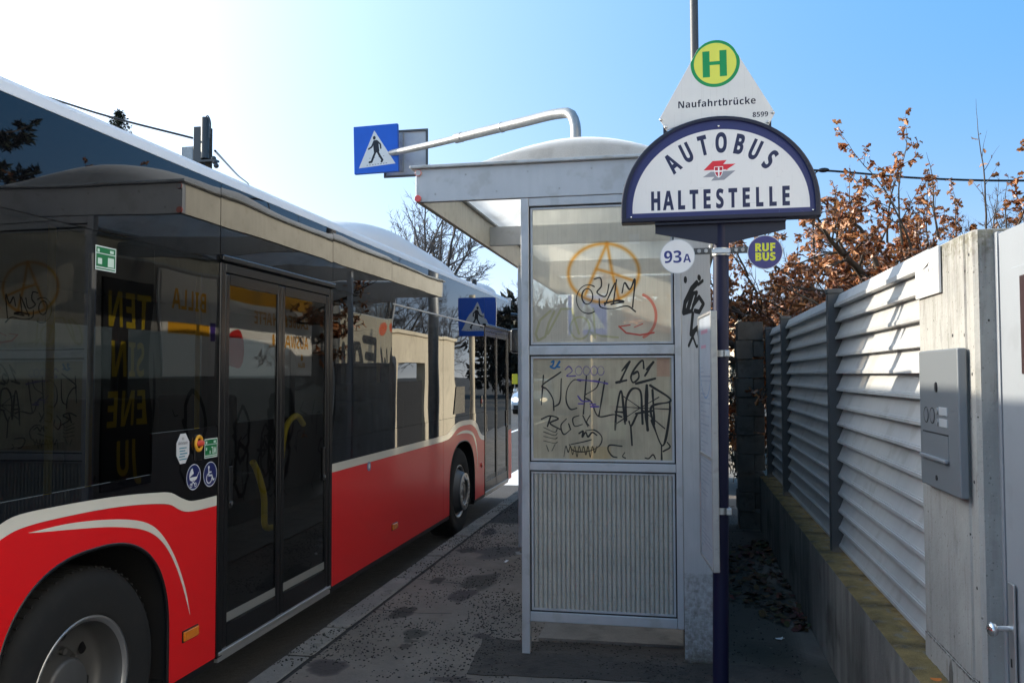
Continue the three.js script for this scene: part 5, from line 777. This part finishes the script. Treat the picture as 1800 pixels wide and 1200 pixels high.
{ // dark far wood closing the street, and the tangle beyond the fence gap
  const r = rng(91), tips = []; for (let i = 0; i < 2600; i++) { const x = -34 + r() * 46, z = -78 + r() * 12, h = 5.6 + 1.6 * vnoise(x * 0.4 + 50, z * 0.2 + 40, 64), y = h * Math.pow(r(), 0.7), p = V(x, y, z), e = V(r() - 0.5, r() * 0.8, r() - 0.5).normalize(); tips.push([[p, p.clone().addScaledVector(e, 0.6), p.clone().addScaledVector(e, 1.2)], [e, e]]); }
  solo('far_wood', 'dark wood closing the end of the street', 'wood', leavesGeo(tips, 12, 0.75, r, 0.2, false), M([0.045, 0.042, 0.026], 0.9, 0, { side: THREE.DoubleSide }), { kind: 'stuff', keepUV: true });
  const t2 = []; for (let i = 0; i < 260; i++) { const p = V(0.72 + r() * 0.5, r() * 1.5, -12.6 - r() * 1.4), e = V(r() - 0.5, 1, r() - 0.5).normalize(); t2.push([[p, p.clone().addScaledVector(e, 0.25), p.clone().addScaledVector(e, 0.5)], [e, e]]); }
  const iv = thing('ivy_shrub', 'dark ivy stems in the gap beside the block pillar', 'shrub', [0.95, 0, -13.3]); mk(iv, 'stem', limbsGeo(t2.map(([p]) => [p, 0.007, 0.003, 4])), mat.bark); mk(iv, 'leaves', leavesGeo(t2, 5, 0.08, r, 0.2, false), M([0.04, 0.05, 0.02], 0.6, 0, { side: THREE.DoubleSide }), { keepUV: true, kind: 'stuff' });
}

// ------------------------------------------------------------------ things the bus mirrors beyond the shelter
{
  const k = thing('graffiti_wall', 'free standing wall panel with thick black graffiti beyond the shelter', 'wall', [0.42, 0, -13.1]);
  mk(k, 'wall', bx(0.3, 0.54, -0.1, 2.62, -14.4, -11.95), mat.frameDirty);
  mk(k, 'painted_face', faceL(-14.39, -11.96, 0, 2.6, 0.296), T(canvasTex(1000, 1070, (g, w, h) => {
    noiseFill(g, w, h, [0.42, 0.37, 0.28], 0.15, 4, 14); g.fillStyle = '#1c1a18'; g.fillRect(0, h * 0.41, w, h * 0.6);
    const K = '#0c0c0c', L = (p, lw) => stroke(g, p, lw, K); L([[60, 220], [90, 410], [130, 290], [170, 410], [200, 220]], 34); L([[330, 420], [330, 170], [560, 160], null, [330, 280], [520, 270]], 56); L([[560, 420], [640, 210], [720, 210], [760, 420], null, [590, 340], [740, 340]], 60); L([[790, 220], [800, 400], [900, 410], [930, 220]], 60);
    g.fillStyle = '#c9541c'; g.beginPath(); g.ellipse(140, 70, 110, 46, 0.2, 0, 7); g.fill(); g.fillStyle = '#b8462c'; g.beginPath(); g.ellipse(420, 560, 200, 60, 0, 0, 7); g.fill();
    g.fillStyle = '#b9b4a8'; g.font = 'bold 66px sans-serif'; g.fillText('KARTSCHOCHTE', 220, 700, 700); g.font = '54px sans-serif'; g.fillText('mit Herz', 420, 780);
  }), 0.6), { keepUV: true });
  const gw = thing('garden_wall', 'sunlit cream garden wall with an opening beyond the fence', 'wall', [1.2, 0, -18.4]);
  mk(gw, 'wall', sideShape([[-15.6, -0.15], [-15.6, 2.5], [-21.5, 2.5], [-21.5, -0.15], [-18.9, -0.15], [-18.9, 0.9], [-18.9, 1.9], [-16.9, 1.9], [-16.9, 0.9], [-16.9, -0.15]].slice(), 1.05, 0.25), mat.cream2);
  mk(gw, 'coping', bx(1.0, 1.35, 2.5, 2.58, -21.55, -15.55, 0.01), mat.cream2); mk(gw, 'gate', bx(1.12, 1.16, 0.02, 1.5, -18.86, -16.94), mat.dark);
}

{ // unseen pale house, added to throw sunlight back on the bus flank and signs
  const h = thing('added_fill_house', 'tall pale house added out of view right of the gate to bounce sunlight', 'house', [9, 0, 5]);
  mk(h, 'wall', bx(5.6, 12, -0.15, 11, -4.2, 17), T(grainTex([0.74, 0.7, 0.62], [0.66, 0.62, 0.54], { metres: 3, cells: 4, contrast: 0.08, seed: 30 }), 0.9));
  for (let f = 0; f < 3; f++) for (let i = 0; i < 6; i++) { const z = -2.4 + i * 3.4, y = 1.3 + f * 3.4, w = mk(h, 'window', bx(5.57, 5.61, y, y + 1.5, z - 0.5, z + 0.5), mat.gloss); mk(w, 'frame', frameRect(-0.55, 0.55, -0.05, 1.55, 0.07, 0, 0.06).rotateY(-Math.PI / 2).translate(5.6, y, z), mat.sign); }
  mk(h, 'roof', ext(shp([[5.2, 11], [12.4, 11], [8.8, 13.4]]), 21.6).translate(0, 0, -4.4), M([0.25, 0.08, 0.05], 0.9));
}

// ------------------------------------------------------------------ overhead lines, utility pole, car, yellow sign
{
  const u = thing('utility_pole', 'dark utility pole with cable boxes above the bus roof', 'utility pole', [-19.2, -0.15, -32]);
  mk(u, 'pole', rod([-19.15, -0.15, -32], [-19.15, 11.9, -32], 0.17, 0.14), mat.bark);
  mk(u, 'box', bx(-19.72, -19.34, 10.3, 11.95, -32.1, -31.75, 0.03), mat.postDark); mk(u, 'box', bx(-20.3, -19.75, 10.2, 11.15, -32.05, -31.8, 0.03), mat.galv);
  mk(u, 'cable_head', [rod([-19.2, 10.6, -31.8], [-19.2, 12.3, -31.8], 0.17), tube([[-19.2, 12.25, -31.75], [-19.05, 12.35, -31.7], [-18.92, 12.1, -31.7], [-18.95, 11.4, -31.7]], 0.03), bx(-19.9, -18.6, 10.42, 10.5, -31.9, -31.6), ...[0, 1, 2].map((i) => new THREE.SphereGeometry(0.11, 12, 8).translate(-18.75 + i * 0.06, 10.55 - i * 0.15, -31.7))], mat.postDark);
  const wire = (label, pts, r = 0.05) => solo('overhead_cable', label, 'cable', tube(pts, r, 40, 6), mat.black, { group: undefined });
  wire('overhead cable running left from the utility pole', [[-46, 19.5, -32], [-36, 16.3, -32], [-28.4, 14.24, -32], [-24, 12.75, -32], [-19.9, 11.55, -32]]);
  wire('overhead cable running right from the utility pole', [[-18.75, 10.9, -31.8], [-25.6, 13.5, -45.9], [-32.5, 16.3, -60], [-36.7, 17.7, -67]]);
  const c = solo('overhead_cable', 'overhead cable crossing the sky behind the oak', 'cable', [tube([[1.0, 4.64, -13], [2.02, 4.6, -13], [3.3, 4.43, -13], [4.74, 4.32, -13], [8, 4.3, -13]], 0.016, 40, 6), tube([[2.02, 4.6, -13], [1.96, 4.56, -13], [1.94, 4.3, -13], [1.95, 4.0, -13]], 0.012, 12, 6), new THREE.SphereGeometry(0.035, 12, 8).scale(2.4, 1, 1).translate(2.08, 4.6, -13)], mat.black);
  const ys = thing('yellow_sign', 'small yellow board by the road behind the car', 'sign', [-9.7, -0.15, -50]); mk(ys, 'post', rod([-9.7, -0.15, -50], [-9.7, 1.7, -50], 0.04), mat.postDark); mk(ys, 'board', bx(-9.86, -9.52, 1.1, 1.7, -49.95, -49.9, 0.01), M([0.7, 0.55, 0.02], 0.5));
}
{
  const X = -6.6, Z = -37.4, c = thing('parked_car', 'silver car approaching with headlights lit on the far side of the road', 'car', [X, -0.13, Z]); c.name = 'silver_car';
  const paint = P([0.5, 0.53, 0.56], 0.3, 0.6, { clearcoat: 1, clearcoatRoughness: 0.05 }), Q = (g) => g.translate(X, -0.13, Z);
  const body = shp(smooth([[0, 0.25], [-0.02, 0.5], [0.05, 0.72], [0.3, 0.85], [0.9, 0.98], [2.4, 1.02], [3.9, 0.98], [4.05, 0.8], [4.08, 0.4], [4.0, 0.22], [2, 0.2]], 3));
  mk(c, 'body', Q(ext(body, 1.6, 0.06).rotateY(Math.PI / 2).translate(-0.8, 0, 0)), paint);
  const cab = shp(smooth([[0.75, 0.95], [1.3, 1.32], [1.75, 1.55], [2.6, 1.6], [3.5, 1.5], [3.95, 1.0]], 3));
  const gh = mk(c, 'cabin', Q(ext(cab, 1.34, 0.05).rotateY(Math.PI / 2).translate(-0.67, 0, 0)), paint);
  mk(gh, 'windscreen', Q(new THREE.PlaneGeometry(1.26, 0.78).rotateX(-0.95).translate(0, 1.27, -1.2)), mat.gloss); 
  mk(c, 'side_window', [Q(bx(0.7, 0.74, 1.02, 1.45, -3.6, -1.6)), Q(bx(-0.74, -0.7, 1.02, 1.45, -3.6, -1.6))], mat.gloss);
  for (const s of [-1, 1]) { mk(c, 'headlamp', Q(new THREE.SphereGeometry(0.13, 20, 12).scale(1.25, 0.8, 0.6).translate(s * 0.64, 0.66, -0.02)), new THREE.MeshStandardMaterial({ color: 0xffffff, emissive: new THREE.Color(1, 0.93, 0.8), emissiveIntensity: 2.5, roughness: 0.2 })); mk(c, 'fog_lamp', Q(new THREE.CylinderGeometry(0.07, 0.07, 0.04, 16).rotateX(Math.PI / 2).translate(s * 0.6, 0.34, 0.05)), mat.chrome); mk(c, 'wing_mirror', Q(bx(s * 0.88 - 0.08, s * 0.88 + 0.08, 0.98, 1.12, -1.25, -1.12, 0.03)), paint); }
  mk(c, 'grille', [Q(bx(-0.4, 0.4, 0.5, 0.66, 0.02, 0.07, 0.01)), Q(bx(-0.72, 0.72, 0.26, 0.42, 0.02, 0.08, 0.01))], mat.black);
  for (const s of [-1, 1]) for (const z of [-0.75, -3.25]) { const w = mk(c, 'wheel', Q(new THREE.CylinderGeometry(0.31, 0.31, 0.2, 32).rotateZ(Math.PI / 2).translate(s * 0.77, 0.31, z)), mat.tyre); mk(w, 'rim', Q(new THREE.CylinderGeometry(0.2, 0.2, 0.21, 24).rotateZ(Math.PI / 2).translate(s * 0.775, 0.31, z)), mat.rim); }
}
renderer.render(scene, camera);
